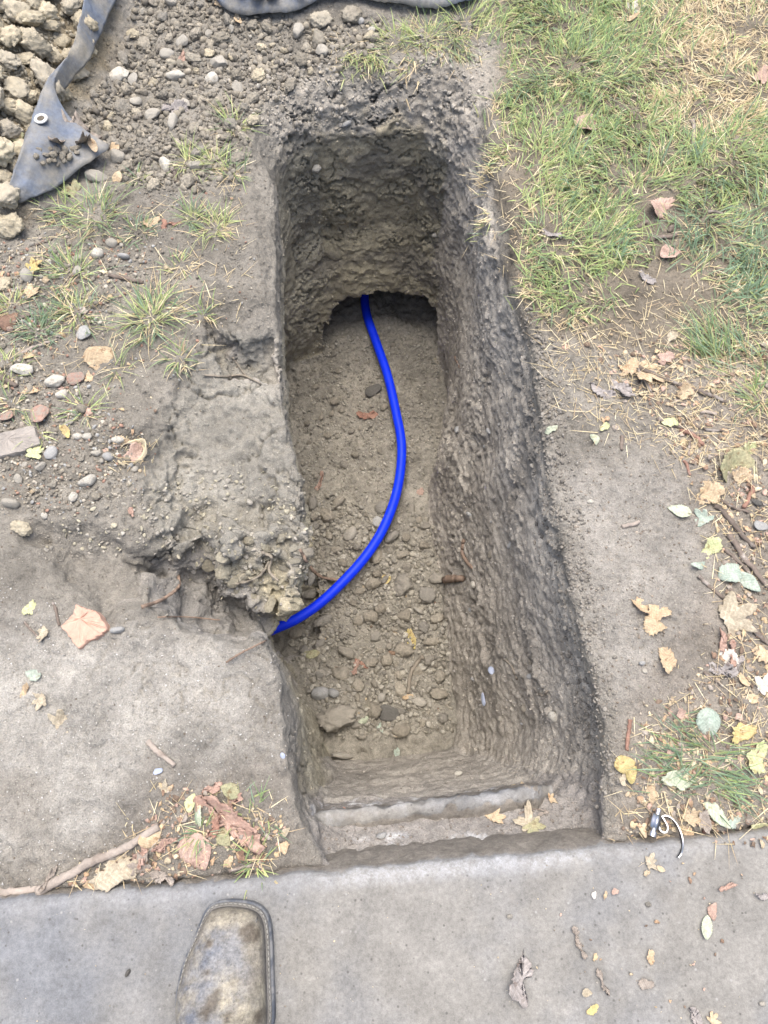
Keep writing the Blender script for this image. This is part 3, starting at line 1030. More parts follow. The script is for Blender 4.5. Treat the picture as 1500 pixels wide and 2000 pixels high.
# ================================================================== leaves, bark
def outline(kind, rg):
    n = 72
    t = np.linspace(0, 2 * np.pi, n, endpoint=False)
    if kind == 'plane':            # broad leaf with five pointed lobes, stalk at y = 0
        ang = np.array([90, 40, 140, -12, 192]) + rg.normal(size=5) * 6
        ln = np.array([0.62, 0.56, 0.54, 0.42, 0.42]) * (1 + 0.12 * rg.normal(size=5))
        r = np.full(n, 0.20)
        for a, l in zip(ang, ln):
            dlt = np.abs((np.degrees(t) - a + 180) % 360 - 180)
            r = np.maximum(r, 0.2 + (l - 0.2) * np.clip(1 - dlt / 30, 0, 1) ** 0.8)
        r *= 1 + 0.05 * np.sin(t * 17 + rg.random() * 6) + 0.03 * rg.normal(size=n)
        r *= 1 - 0.35 * np.exp(-((np.degrees(t) - 270) / 18) ** 2)
        return np.stack([r * np.cos(t), 0.38 + r * np.sin(t)], 1), np.array([0.0, 0.36])
    if kind == 'ovate':
        u = np.linspace(0, 1, n // 2)
        w = 0.34 * np.sin(np.pi * u ** 0.8) ** 0.8 * (1 + 0.05 * rg.normal(size=n // 2))
        w[0] = w[-1] = 0
        b_ = 0.06 * rg.normal()
        xs = b_ * np.sin(np.pi * u)
        a = np.stack([xs + w, u], 1); b = np.stack([xs - w, u], 1)[::-1]
        return np.vstack([a, b[1:-1]]), np.array([b_, 0.5])
    if kind == 'narrow':
        u = np.linspace(0, 1, n // 2)
        w = 0.17 * np.sin(np.pi * u ** 0.9) ** 0.7 * (1 + 0.05 * rg.normal(size=n // 2))
        w[0] = w[-1] = 0
        b_ = 0.08 * rg.normal()
        xs = b_ * np.sin(np.pi * u)
        return np.vstack([np.stack([xs + w, u], 1), np.stack([xs - w, u], 1)[::-1][1:-1]]), np.array([b_, 0.5])
    if kind == 'scrap':            # a torn bit
        r = 0.42 + 0.06 * np.sin(2 * t + rg.random() * 6) + 0.05 * np.sin(3 * t + rg.random() * 6) + 0.035 * np.sin(5 * t + rg.random() * 6)
        r += 0.03 * rg.normal(size=n) + 0.02 * np.sin(11 * t + rg.random() * 6)
        return np.stack([r * 0.72 * np.cos(t), 0.5 + r * np.sin(t) * 1.1], 1), np.array([0.0, 0.5])
    # bark flake: long, with ragged ends
    u = np.linspace(0, 1, n // 2)
    k = rg.normal(size=(2, 6)) * 0.05
    wl = 0.15 + sum(k[0, j] * np.sin((j + 1) * 2.1 * u + j) for j in range(6)) + 0.012 * rg.normal(size=n // 2)
    wr = 0.15 + sum(k[1, j] * np.sin((j + 1) * 2.1 * u + j) for j in range(6)) + 0.012 * rg.normal(size=n // 2)
    env = np.clip(np.minimum(u, 1 - u) * 9, 0, 1) ** 0.6
    wl = np.clip(wl * 0.85, 0.05, 0.19) * env; wr = np.clip(wr * 0.85, 0.05, 0.19) * env
    b_ = 0.05 * rg.normal() * np.sin(np.pi * u)
    wl += 0.022 * rg.normal(size=n // 2); wr += 0.022 * rg.normal(size=n // 2)
    jag = 0.05 * rg.normal(size=n // 2) * (1 - env)
    return np.vstack([np.stack([b_ + wr, u + jag], 1), np.stack([b_ - wl, u - jag], 1)[::-1][1:-1]]), np.array([0, 0.5])


def leaf_mesh(name, kind, mat, seed, size, curl=1.0, wide=1.0):
    rg = np.random.default_rng(seed)
    o, c = outline(kind, rg)
    o = o.copy(); o[:, 0] *= wide; c = c * np.array([wide, 1])
    n = len(o)
    rings = 5
    V2 = [c[None]]
    for k in range(1, rings + 1):
        s = (k / rings) ** 0.9
        V2.append(c + (o - c) * s)
    V2 = np.vstack(V2)
    q = V2 - np.array([0, 0.5])
    ph = rg.random(6) * 6.28
    bark = kind == 'bark'
    zz = (0.10 if not bark else 0.03) * np.sin(q[:, 1] * 4 + ph[0]) + 0.07 * np.sin(q[:, 0] * 6 + q[:, 1] * 3 + ph[1])
    a = rg.uniform(0.25, 0.9) * (1 if bark or rg.random() < 0.6 else -1)
    zz += a * q[:, 0] ** 2 * (2.2 if bark else 1.0) + rg.uniform(-0.3, 0.5) * q[:, 1] ** 2
    zz += 0.035 * perlin(np.stack([q[:, 0] * 7, q[:, 1] * 7, np.full(len(q), seed * 0.37)], 1))
    if not bark: zz += 0.05 * np.abs(q[:, 0])
    zz *= curl
    V = np.stack([V2[:, 0], V2[:, 1] - 0.5, zz], 1) * size
    V[:, 2] -= np.percentile(V[:, 2], 8)
    F = []
    for j in range(n):
        F.append((0, 1 + j, 1 + (j + 1) % n))
    for k in range(rings - 1):
        for j in range(n):
            a0, b0 = 1 + k * n, 1 + (k + 1) * n
            F.append((a0 + j, b0 + j, b0 + (j + 1) % n, a0 + (j + 1) % n))
    th = size * (0.035 if bark else 0.012)
    # give it a body: a lower skin and a rim
    nv = len(V)
    V = np.vstack([V, V - np.array([0, 0, th])])
    F2 = F + [tuple(i + nv for i in f[::-1]) for f in F]
    b0 = 1 + (rings - 1) * n
    for j in range(n):
        F2.append((b0 + j, b0 + j + nv, b0 + (j + 1) % n + nv, b0 + (j + 1) % n))
    me = mesh_py(name, V, F2, mat)
    uv = me.uv_layers.new(name='UVMap')
    li = np.empty(len(me.loops), np.int32); me.loops.foreach_get('vertex_index', li)
    V2d = np.vstack([V2, V2])
    uv.data.foreach_set('uv', V2d[li].astype(np.float32).ravel())
    return me


def frame_on(n, ang):
    """rotation whose z is the surface normal and whose y points along the photo angle"""
    n = Vector(n).normalized()
    yv = Vector((math.cos(ang), math.sin(ang), 0))
    yv = (yv - n * yv.dot(n)).normalized()
    xv = yv.cross(n)
    return Matrix((xv, yv, n)).transposed()


def soft_normal(n, k=0.6):
    return (Vector(n).normalized() * k + Vector((0, 0, 1)) * (1 - k)).normalized()


_seed = [100]


def put_leaf(px_, py_, size, kind, colr, ang, name, label, cat, group=None, curl=1.0, wide=1.0, lift=0.003, stalk=0):
    _seed[0] += 1
    p, n, _ = hit_px(px_, py_)
    s = size / FPX * depth_of(p)
    me = leaf_mesh(name, kind, LM[colr], _seed[0], s, curl, wide)
    R = frame_on(soft_normal(n), math.radians(ang)).to_4x4()
    o = link(name, me)
    o.matrix_world = Matrix.Translation(p + Vector((0, 0, lift))) @ R
    tag(o, label, cat, group)
    if stalk:
        k = np.linspace(0, 1, 7)
        pts = np.stack([0.12 * s * np.sin(k * 2.0 + _seed[0]) * k, (-0.35 - stalk * k) * s, 0.02 * s + 0.05 * s * np.sin(k * 3)], 1)
        V, F = tube(pts, 0.014 * s * (1.15 - 0.3 * k), 6)
        link('stalk', mesh_py('stalk', V, F, LM['beige'] if colr != 'bgreen' else LM['pgreen']), o)
    return o


LEAVES = [
    # (px, py, size, kind, colour, angle, label)
    (1430, 912, 82, 'ovate', 'olive', 70, 'large dull green leaf lying flat above the tan ragged leaf at the right edge', 1.5, 0),
    (1447, 935, 55, 'scrap', 'orange', -60, 'orange torn leaf poking out from under the large dull green leaf', 0.9, 0),
    (1380, 966, 62, 'scrap', 'tan', 100, 'tan ragged leaf with an orange blotch below the large dull green leaf', 1.3, 0),
    (1325, 1002, 46, 'ovate', 'pgreen', 155, 'pale green folded leaf on the bare path left of the litter', 0.9, 0.3),
    (1371, 1014, 42, 'plane', 'bgreen', 120, 'small green lobed leaf right of the pale green folded leaf', 1, 0),
    (1386, 1072, 54, 'scrap', 'ygreen', 60, 'yellow green leaf with a yellow tip above the narrow green leaf', 0.9, 0),
    (1362, 1101, 38, 'narrow', 'bgreen', 12, 'narrow blue green leaf pointing right beside the yellow green one', 1.2, 0),
    (1424, 1117, 52, 'ovate', 'bgreen', 35, 'blue green leaf under the long twig at the right edge', 1.2, 0),
    (1455, 1138, 58, 'narrow', 'bgreen', -40, 'folded blue green leaf touching the thin twig at the right edge', 1.4, 0),
    (1432, 1205, 92, 'plane', 'beige', 20, 'large beige five lobed leaf with a long stalk on the right side', 1, 0.45),
    (1250, 1187, 48, 'scrap', 'orange', 120, 'upper orange tan half of the torn leaf on the smooth path', 0.9, 0),
    (1284, 1200, 52, 'scrap', 'orange', 30, 'right hand orange tan piece of the torn leaf on the smooth path', 1, 0),
    (1275, 1226, 44, 'scrap', 'tan', 200, 'lowest tan piece of the torn leaf on the smooth path', 1.2, 0),
    (1301, 1290, 50, 'scrap', 'tan', 80, 'curled tan leaf with a yellow rim alone below the torn leaf', 1.1, 0),
    (1380, 1412, 58, 'ovate', 'bgreen', -85, 'smooth blue green oval leaf above the dark grass tuft', 1.25, 0),
    (1488, 1280, 40, 'plane', 'orange', 160, 'small orange star shaped leaf at the right edge of the litter', 1, 0),
    (1490, 1338, 55, 'plane', 'white', 20, 'whitish torn leaf with sharp points at the right edge', 0.9, 0),
    (1446, 1432, 58, 'scrap', 'yellow', 30, 'dull yellow crumpled leaf right of the blue green oval leaf', 1, 0),
    (1476, 1480, 64, 'scrap', 'ygreen', 70, 'pale yellow green leaf at the right edge beside the grass tuft', 1, 0),
    (1219, 1493, 42, 'ovate', 'yellow', 10, 'yellow oval leaf lying crosswise by the reddish twig', 1.2, 0),
    (1236, 1511, 42, 'narrow', 'yellow', 70, 'narrow yellow leaf touching the yellow oval leaf', 1.5, 0),
    (1324, 1521, 62, 'scrap', 'pgreen', 10, 'broad pale green leaf at the foot of the dark grass tuft', 1.1, 0),
    (1271, 1551, 32, 'scrap', 'tan', 80, 'small tan leaf with two flaps above the steel hose clamp', 1.1, 0),
    (1215, 1524, 22, 'scrap', 'beige', 80, 'small beige leaf scrap below the narrow yellow leaf', 1, 0),
    (1347, 1594, 46, 'plane', 'tan', 60, 'tan lobed leaf on the litter above the ochre leaf by the pavement', 1, 0),
    (1336, 1626, 50, 'plane', 'orange', 200, 'ochre pointed leaf beside the strap of the hose clamp', 1.1, 0),
    (1398, 1588, 70, 'narrow', 'pgreen', -55, 'long pale green folded leaf near the pavement on the right', 1.2, 0),
    (1431, 1607, 30, 'scrap', 'bgreen', 30, 'small blue green scrap right of the long pale green leaf', 1, 0),
    (1481, 1612, 40, 'ovate', 'ygreen', 160, 'yellow green leaf with an orange tip in the lower right litter', 1, 0),
    (1252, 1625, 24, 'narrow', 'orange', 120, 'small orange leaf left of the steel hose clamp', 1.5, 0),
    (1290, 1637, 30, 'scrap', 'tan', 30, 'tan leaf scrap below the steel hose clamp at the pavement edge', 1.1, 0),
    (1237, 1644, 22, 'ovate', 'ygreen', -80, 'tiny yellow green leaf upright on the pavement edge', 1, 0),
    (1145, 246, 46, 'ovate', 'pink', 60, 'pinkish brown dry leaf lying in the green lawn', 1.5, 0),
    (1308, 500, 42, 'ovate', 'pink', 10, 'pinkish leaf with a raised tip on the bare patch in the lawn', 1.2, 0),
    (1285, 410, 60, 'scrap', 'pink', 20, 'pale pink bark like leaf on the bare patch in the lawn', 1.2, 0),
    (1262, 738, 76, 'plane', 'orange', -30, 'orange tan torn leaf under the grey thin twig', 1, 0),
    (1228, 722, 42, 'scrap', 'orange', 40, 'orange scrap at the left end of the long dark twig', 1.2, 0),
    (1336, 767, 36, 'scrap', 'tan', 20, 'small tan crumpled leaf just below the long dark twig', 1.3, 0),
    (1300, 700, 34, 'scrap', 'pink', 160, 'pinkish scrap above the long dark twig', 1, 0),
    (1075, 841, 26, 'scrap', 'pgreen', 20, 'tiny pale green leaf near the right lip of the trench', 0.9, 0),
    (1158, 861, 24, 'narrow', 'pgreen', -60, 'tiny bent pale green leaf on the bare path', 1.8, 0),
    (1310, 660, 30, 'scrap', 'beige', 60, 'pale beige scrap under the drooping grass tuft', 1, 0),
    (1307, 827, 34, 'scrap', 'ygreen', 160, 'pale yellow green leaf under the crossed twigs', 0.9, 0),
    (1180, 836, 24, 'scrap', 'ygreen', 40, 'small pale yellow crumpled leaf on the path below the bark strips', 1, 0),
    (1490, 150, 52, 'scrap', 'pink', 40, 'pale pinkish leaf in the dry straw coloured lawn', 1, 0),
    (1240, 22, 50, 'plane', 'white', 20, 'whitish leaf in the dry grass at the top edge', 0.9, 0),
    (1232, 38, 30, 'narrow', 'orange', 10, 'golden brown curled leaf in the dry grass near the top edge', 1.2, 0),
    (1462, 880, 60, 'plane', 'ygreen', 40, 'pale yellow lobed leaf at the right edge above the large dull green leaf', 1, 0),
    (1440, 575, 30, 'narrow', 'orange', 140, 'orange brown leaf standing in the right hand lawn', 1, 0),
    (1420, 1285, 46, 'scrap', 'white', -20, 'whitish bark like leaf beside the grey chip on the right', 1.2, 0),
    (1333, 1398, 40, 'scrap', 'pink', -40, 'pinkish leaf among the litter left of the blue green oval leaf', 0.8, 0),
    (1466, 1365, 34, 'scrap', 'orange', 10, 'orange scrap below the whitish torn leaf', 0.8, 0),
    (1452, 1328, 30, 'narrow', 'orange', 110, 'brown orange folded leaf left of the whitish torn leaf', 1.5, 0),
    (1375, 1605, 40, 'scrap', 'greybrown', 80, 'grey brown bark like leaf left of the long pale green leaf', 1, 0),
    (1418, 1635, 44, 'scrap', 'orange', 160, 'orange brown leaf on the lower right near the pavement', 1, 0),
    # on the shelf by the pavement
    (1017, 1551, 44, 'plane', 'tan', 200, 'tan lobed leaf highest on the mud shelf by the pavement', 1, 0.3),
    (967, 1593, 46, 'plane', 'orange', 60, 'orange brown curled leaf on the mud shelf by the pavement', 0.9, 0),
    (1026, 1604, 62, 'plane', 'beige', 130, 'brownish lobed leaf underneath the greenish grey one on the mud shelf', 1, 0),
    (1043, 1618, 48, 'plane', 'olive', -60, 'greenish grey leaf overlapping the brownish leaf on the mud shelf', 1, 0),
    (1077, 1560, 24, 'plane', 'orange', 10, 'tiny orange leaf at the right end of the mud shelf', 1, 0),
    # in the trench
    (802, 1248, 40, 'scrap', 'yellow', 95, 'bright yellow toothed leaf on the rubble in the trench', 0.9, 0),
    (755, 1131, 26, 'ovate', 'yellow', 70, 'small yellow leaf with brown blotches beside the big clod in the trench', 1, 0),
    (613, 1280, 28, 'ovate', 'olive', 20, 'olive yellow leaf near the left wall of the trench', 1, 0),
    (599, 1276, 18, 'narrow', 'olive', 60, 'slim olive leaf left of the olive yellow leaf in the trench', 1.6, 0),
    (821, 964, 22, 'scrap', 'pink', 60, 'faint orange scrap by the right wall of the trench floor', 1, 0),
    (710, 1408, 24, 'scrap', 'pgreen', 20, 'pale green scrap behind the flat boulder clod in the trench', 1, 0),
    (741, 1421, 28, 'narrow', 'bgreen', -70, 'narrow blue green leaf at the foot of the trench', 1.6, 0),
    (776, 1429, 28, 'scrap', 'beige', 60, 'square beige leaf at the foot of the trench', 1.1, 0),
    (775, 1470, 26, 'narrow', 'bgreen', 90, 'thin green leaf lowest on the trench floor', 1.3, 0),
    (797, 1362, 22, 'scrap', 'orange', 20, 'orange scrap by the grey root on the trench floor', 1, 0),
    # left bank
    (69, 525, 44, 'plane', 'yellow', 30, 'yellow curled leaf among the clods on the left edge', 1, 0.2),
    (190, 706, 56, 'ovate', 'tan', -50, 'pale tan curled leaf with a torn top on the left bank', 1.5, 0),
    (64, 574, 40, 'plane', 'orange', 40, 'orange tan lobed leaf below the yellow curled leaf', 1, 0),
    (20, 268, 52, 'scrap', 'olive', 20, 'yellowish brown leaf against the clods beside the tarpaulin corner', 1, 0),
    (28, 310, 40, 'narrow', 'orange', -20, 'orange leaf tucked under the tarpaulin edge', 1.4, 0),
    (14, 380, 46, 'scrap', 'redbark', 10, 'reddish brown dry leaf at the left edge by the tarpaulin corner', 1, 0),
    (16, 630, 44, 'scrap', 'brown', 20, 'dark brown leaf at the left edge of the bank', 1.2, 0),
    (66, 1322, 32, 'ovate', 'bgreen', 160, 'small green leaf on the dusty ground below the terracotta piece', 1.2, 0),
    (51, 1348, 30, 'scrap', 'tan', 70, 'curled tan leaf left of the beige pair on the dusty ground', 0.8, 0),
    (81, 1368, 36, 'plane', 'beige', 200, 'pale beige lobed leaf below the small green leaf', 1, 0),
    (122, 1409, 46, 'plane', 'beige', 30, 'dry beige crumpled leaf sunk in the dusty ground', 1.2, 0),
    (60, 1190, 36, 'scrap', 'ygreen', 60, 'yellow green leaf left of the terracotta piece', 0.9, 0),
    (85, 1240, 40, 'plane', 'beige', 210, 'brownish shrivelled leaf at the left foot of the terracotta piece', 1, 0),
    (70, 886, 44, 'plane', 'ygreen', 80, 'pale yellow leaf below the grey slab fragment', 1, 0),
    (226, 290, 24, 'ovate', 'orange', 130, 'orange leaf on the gravel right of the grommet', 1.2, 0),
    (230, 348, 26, 'ovate', 'orange', 70, 'orange leaf right of the tan stone below the tarpaulin', 1.2, 0),
    (194, 318, 34, 'narrow', 'orange', 120, 'narrow orange leaf lying on the edge of the tarpaulin', 1.3, 0),
    (142, 376, 48, 'plane', 'olive', 150, 'olive tan leaf below the bottom edge of the tarpaulin', 1, 0),
    (296, 437, 38, 'scrap', 'tan', 10, 'pale tan leaf beside the red bark slivers on the left bank', 0.9, 0),
    (264, 887, 46, 'scrap', 'pink', 40, 'orange pink leaf near the ring of dry straw', 1.1, 0),
    (235, 862, 30, 'scrap', 'orange', 10, 'orange leaf scrap among the pebbles left of the dry straw', 1, 0),
    (130, 845, 28, 'scrap', 'yellow', -60, 'folded yellowish leaf below the brick fragment', 1, 0),
    (175, 740, 24, 'scrap', 'orange', 80, 'orange scrap beside the pale oval cobble on the left bank', 1, 0),
    (62, 765, 28, 'scrap', 'orange', 20, 'orange scrap below the angular white stone', 1, 0),
    (57, 697, 22, 'scrap', 'orange', 60, 'small orange scrap above the angular white stone', 1, 0),
    (430, 8, 30, 'scrap', 'orange', -40, 'orange brown leaf at the upper tarpaulin edge', 1, 0),
    (468, 38, 26, 'narrow', 'orange', 110, 'orange leaf standing against the upper tarpaulin edge', 1.4, 0),
    # litter in the lower left corner
    (450, 1545, 42, 'ovate', 'olive', 160, 'olive yellow curled leaf above the big pink bark', 1.1, 0),
    (375, 1569, 38, 'narrow', 'ygreen', 75, 'pale green strip leaf at the upper end of the big pink bark', 1.5, 0),
    (389, 1597, 32, 'scrap', 'pgreen', 85, 'pale green square leaf below the strip leaf', 0.8, 0),
    (432, 1640, 44, 'ovate', 'olive', -30, 'olive grey leaf under the big pink bark', 1.1, 0),
    (383, 1664, 80, 'ovate', 'pink', -60, 'large pinkish tan leaf with orange tip in the lower left litter', 1.1, 0),
    (295, 1634, 48, 'ovate', 'orange', 30, 'orange brown leaf at the end of the thick grey branch', 1.1, 0),
    (230, 1703, 92, 'scrap', 'beige', 15, 'large tan crumpled leaf at the pavement edge below the branch', 0.9, 0),
    (276, 1688, 50, 'plane', 'greybrown', 110, 'greyish tan leaf right of the large crumpled leaf', 0.9, 0),
    (322, 1541, 40, 'plane', 'beige', 80, 'beige grey crumpled leaf above the lower left litter', 1, 0),
    (180, 1728, 34, 'scrap', 'orange', 30, 'orange tan scrap at the pavement edge left of the crumpled leaf', 1, 0),
    (107, 1740, 40, 'narrow', 'tan', 10, 'tan narrow leaf under the lower end of the grey branch', 1.3, 0),
    (555, 1655, 28, 'scrap', 'orange', 60, 'orange tan scrap near the lower left corner of the trench', 1, 0),
    (560, 1626, 22, 'ovate', 'beige', 50, 'pale leaf near the lower left corner of the trench', 1, 0),
    (470, 1672, 30, 'scrap', 'brown', 60, 'brown leaf below the big pink bark', 1, 0),
    (447, 1684, 26, 'scrap', 'tan', 40, 'tan scrap near the corner grass by the pavement', 1, 0),
    # on the pavement
    (1270, 1683, 36, 'plane', 'beige', 10, 'pale tan leaf on the pavement below the hose clamp strap', 0.9, 0.4),
    (1290, 1696, 18, 'narrow', 'orange', -30, 'tiny orange leaf beside the pale tan leaf on the pavement', 1.6, 0),
    (1377, 1810, 44, 'narrow', 'pgreen', 75, 'crumpled green leaf on the pavement touching the orange tan strip', 1.5, 0),
    (1395, 1780, 34, 'narrow', 'pink', 70, 'orange tan strip above the crumpled green leaf on the pavement', 1.4, 0),
    (1269, 1869, 26, 'scrap', 'orange', 90, 'small orange chip on the middle of the pavement', 1, 0),
    (1260, 1922, 32, 'scrap', 'greybrown', 10, 'greyish folded chip below the orange chip on the pavement', 1, 0),
    (1156, 1971, 24, 'scrap', 'yellow', 30, 'dull yellow scrap on the pavement near the bottom edge', 1, 0),
    (1145, 1939, 22, 'ovate', 'beige', 0, 'small pale oval leaf on the pavement', 1, 0),
    (1391, 1990, 30, 'plane', 'orange', 40, 'orange tan leaf cut by the bottom edge of the pavement', 1, 0),
    (1200, 1741, 16, 'scrap', 'pink', 0, 'small pinkish flake on the upper pavement', 1, 0),
    (1181, 1748, 15, 'scrap', 'tan', 70, 'small orange yellow flake on the upper pavement', 0.8, 0),
    (1160, 1748, 14, 'narrow', 'white', 70, 'small whitish flake leftmost of the flakes on the upper pavement', 1.8, 0),
]
for (px_, py_, sz, kd, colr, an, lab, wd, st) in LEAVES:
    put_leaf(px_, py_, sz, kd, colr, an, 'fallen_leaf', lab, 'leaf', curl=0.8, wide=wd, stalk=st,
             group='fallen leaves')

BARK = [
    (447, 1610, 168, 'pinkbark', -42, 'big pink bark flake lying in the lower left litter', 0.75),
    (450, 1575, 64, 'pinkbark', 55, 'pink brown bark flake crossing the big one', 0.8),
    (421, 1613, 46, 'redbark', 75, 'small brown bark flake left of the big pink one', 0.9),
    (415, 1541, 44, 'pinkbark', 25, 'small pink bark flake above the big one', 1.0),
    (279, 1664, 62, 'pinkbark', 60, 'pink brown bark flake by the end of the thick branch', 1.2),
    (325, 1650, 56, 'pinkbark', 25, 'slim pink bark flake right of the orange brown leaf', 0.8),
    (320, 1712, 50, 'greybrown', -10, 'grey brown bark flake at the pavement edge', 1.0),
    (1175, 766, 62, 'greybark', 140, 'left one of two pale grey bark strips on the path', 1.1),
    (1203, 757, 76, 'greybark', 140, 'right one of two pale grey bark strips on the path', 0.75),
    (152, 304, 96, 'greybrown', 28, 'broad grey brown bark slab on the tarpaulin corner', 2.0),
    (345, 218, 56, 'greybark', 15, 'pale grey forked bark chip on the gravel', 1.0),
    (1412, 1262, 66, 'pinkbark', 100, 'pink bark strip below the large beige lobed leaf', 0.8),
    (1429, 1278, 56, 'pinkbark', 80, 'pink bark strip right of its twin below the large beige leaf', 0.7),
    (1410, 1310, 52, 'greybark', -30, 'pale grey bark chip under the pink bark strips', 1.3),
    (1440, 1302, 44, 'greybark', 60, 'slim grey bark chip at the right litter edge', 0.7),
    (715, 812, 40, 'redbark', 5, 'reddish bark sliver on the trench floor beside the pipe', 1.0),
    (625, 941, 44, 'pinkbark', 80, 'orange bark sliver near the left wall of the trench floor', 0.8),
    (697, 1303, 36, 'pinkbark', 80, 'orange bark sliver on the rubble low in the trench', 0.9),
    (706, 1298, 34, 'redbark', 140, 'reddish bark sliver touching the orange one low in the trench', 0.6),
    (322, 443, 32, 'redbark', 110, 'red bark sliver left of its pair on the left bank', 1.0),
    (342, 438, 34, 'redbark', 160, 'red bark sliver right of its pair on the left bank', 0.8),
    (354, 120, 38, 'pinkbark', 75, 'thin pink bark strip on the gravel near the top', 0.8),
    (93, 100, 48, 'greybark', 70, 'pale grey bark strip standing in the spoil heap', 0.8),
    (1020, 1912, 84, 'greybark', 80, 'large pale grey bark flake on the pavement', 1.2),
    (1123, 1826, 34, 'greybrown', -70, 'upper half of the snapped bark strip on the pavement', 0.9),
    (1135, 1854, 34, 'greybrown', -62, 'lower half of the snapped bark strip on the pavement', 0.9),
    (1176, 1918, 48, 'greybrown', -70, 'slim grey brown bark strip on the pavement', 0.6),
    (1419, 1733, 38, 'pinkbark', 15, 'tan bark strip high on the pavement at the right', 0.7),
    (1490, 1748, 36, 'greybark', 0, 'grey bark chip at the right edge of the pavement', 0.8),
    (1357, 1988, 44, 'greybark', 110, 'pale grey bark chip at the bottom edge of the pavement', 1.2),
    (1060, 1590, 26, 'greybrown', 30, 'thin brown bark sliver on the mud shelf', 0.7),
    (680, 1590, 30, 'redbark', -50, 'reddish bark sliver pressed in the mud shelf', 0.7),
    (258, 1002, 24, 'pinkbark', 110, 'pinkish chip on the crumbly slope of the left bank', 1.0),
    (1076, 458, 44, 'greybark', -15, 'pale grey bark strip at the edge of the lawn', 0.7),
    (1262, 546, 40, 'greybark', -35, 'pale grey bark strip on the worn patch in the lawn', 0.8),
    (98, 1715, 60, 'greybrown', 65, 'dark grey bark strip behind the thick branch', 0.5),
]
for (px_, py_, sz, colr, an, lab, wd) in BARK:
    put_leaf(px_, py_, sz, 'bark', colr, an, 'bark_flake', lab, 'bark', curl=1.0, wide=wd * 1.1, group='bark flakes')


# ================================================================== stones and clods
def blob(kind, seed, sub):
    bm = bmesh.new()
    bmesh.ops.create_icosphere(bm, subdivisions=sub, radius=1.0)
    V = np.array([v.co[:] for v in bm.verts]); F = np.array([[v.index for v in f.verts] for f in bm.faces])
    bm.free()
    rg = np.random.default_rng(seed)
    o = rg.random(3) * 50
    if kind == 'clod':
        r = 1 + 0.22 * fbm(V * 1.1 + o, 2) + 0.10 * fbm(V * 3 + o, 2)
        f1, _, cid = cell(V * 2.2 + o)
        r += 0.12 * (0.5 - f1)
        V = V * r[:, None]
    elif kind == 'pebble':
        r = 1 + 0.17 * fbm(V * 1.1 + o, 2) + 0.02 * fbm(V * 5 + o, 3)
        V = V * r[:, None]
    if kind in ('clod', 'angular', 'slab'):
        k = {'clod': 7, 'angular': 13, 'slab': 9}[kind]
        for _ in range(k):
            n = rg.normal(size=3); n /= np.linalg.norm(n)
            dcut = rg.uniform(0.62, 0.9)
            e = V @ n - dcut
            V = V - np.outer(np.clip(e, 0, None), n) * 0.88
        if kind != 'clod': V = V + V * (0.03 * fbm(V * 4 + o, 3))[:, None]
    if kind == 'clod':
        f1, _, cid = cell(V * 3.2 + o)
        V = V * (1 + 0.30 * (0.5 - f1) + 0.13 * fbm(V * 5 + o, 5, 0.7))[:, None]
    V *= rg.uniform(0.8, 1.15, size=3) * (np.array([1, 1, 0.75]) if kind != 'slab' else np.array([1.0, 0.8, 0.28]))
    V /= np.abs(V[:, :2]).max()
    return V, F


PROTO = {}
for kd, cnt in (('clod', 8), ('pebble', 5), ('angular', 5), ('slab', 3)):
    for sub in (1, 2, 3, 4):
        PROTO[kd, sub] = [blob(kd, 11 * k + len(kd), sub) for k in range(cnt)]
_stone_me = {}


def stone_mesh(kd, sub, k, mat):
    key = (kd, sub, k, mat.name)
    if key not in _stone_me:
        V, F = PROTO[kd, sub][k]
        _stone_me[key] = mesh_py(kd, V, F.tolist(), mat)
    return _stone_me[key]


def put_stone(px_, py_, w, kd, mat, name, label, cat, group=None, ratio=1.0, ang=None, sub=3, sink=0.25, flat=1.0):
    p, n, _ = hit_px(px_, py_)
    s = 0.5 * w / FPX * depth_of(p)
    k = random.randrange(len(PROTO[kd, sub]))
    o = link(name, stone_mesh(kd, sub, k, mat))
    a = math.radians(ang) - math.pi / 2 if ang is not None else random.uniform(0, 6.28)
    R = frame_on(soft_normal(n, 0.75), a + math.pi / 2).to_4x4()
    hz = s * random.uniform(0.7, 0.95) * flat
    o.matrix_world = Matrix.Translation(p + n * (hz * (0.72 - sink) * 0.8)) @ R @ Matrix.Diagonal((s * ratio, s, hz, 1))
    return tag(o, label, cat, group)


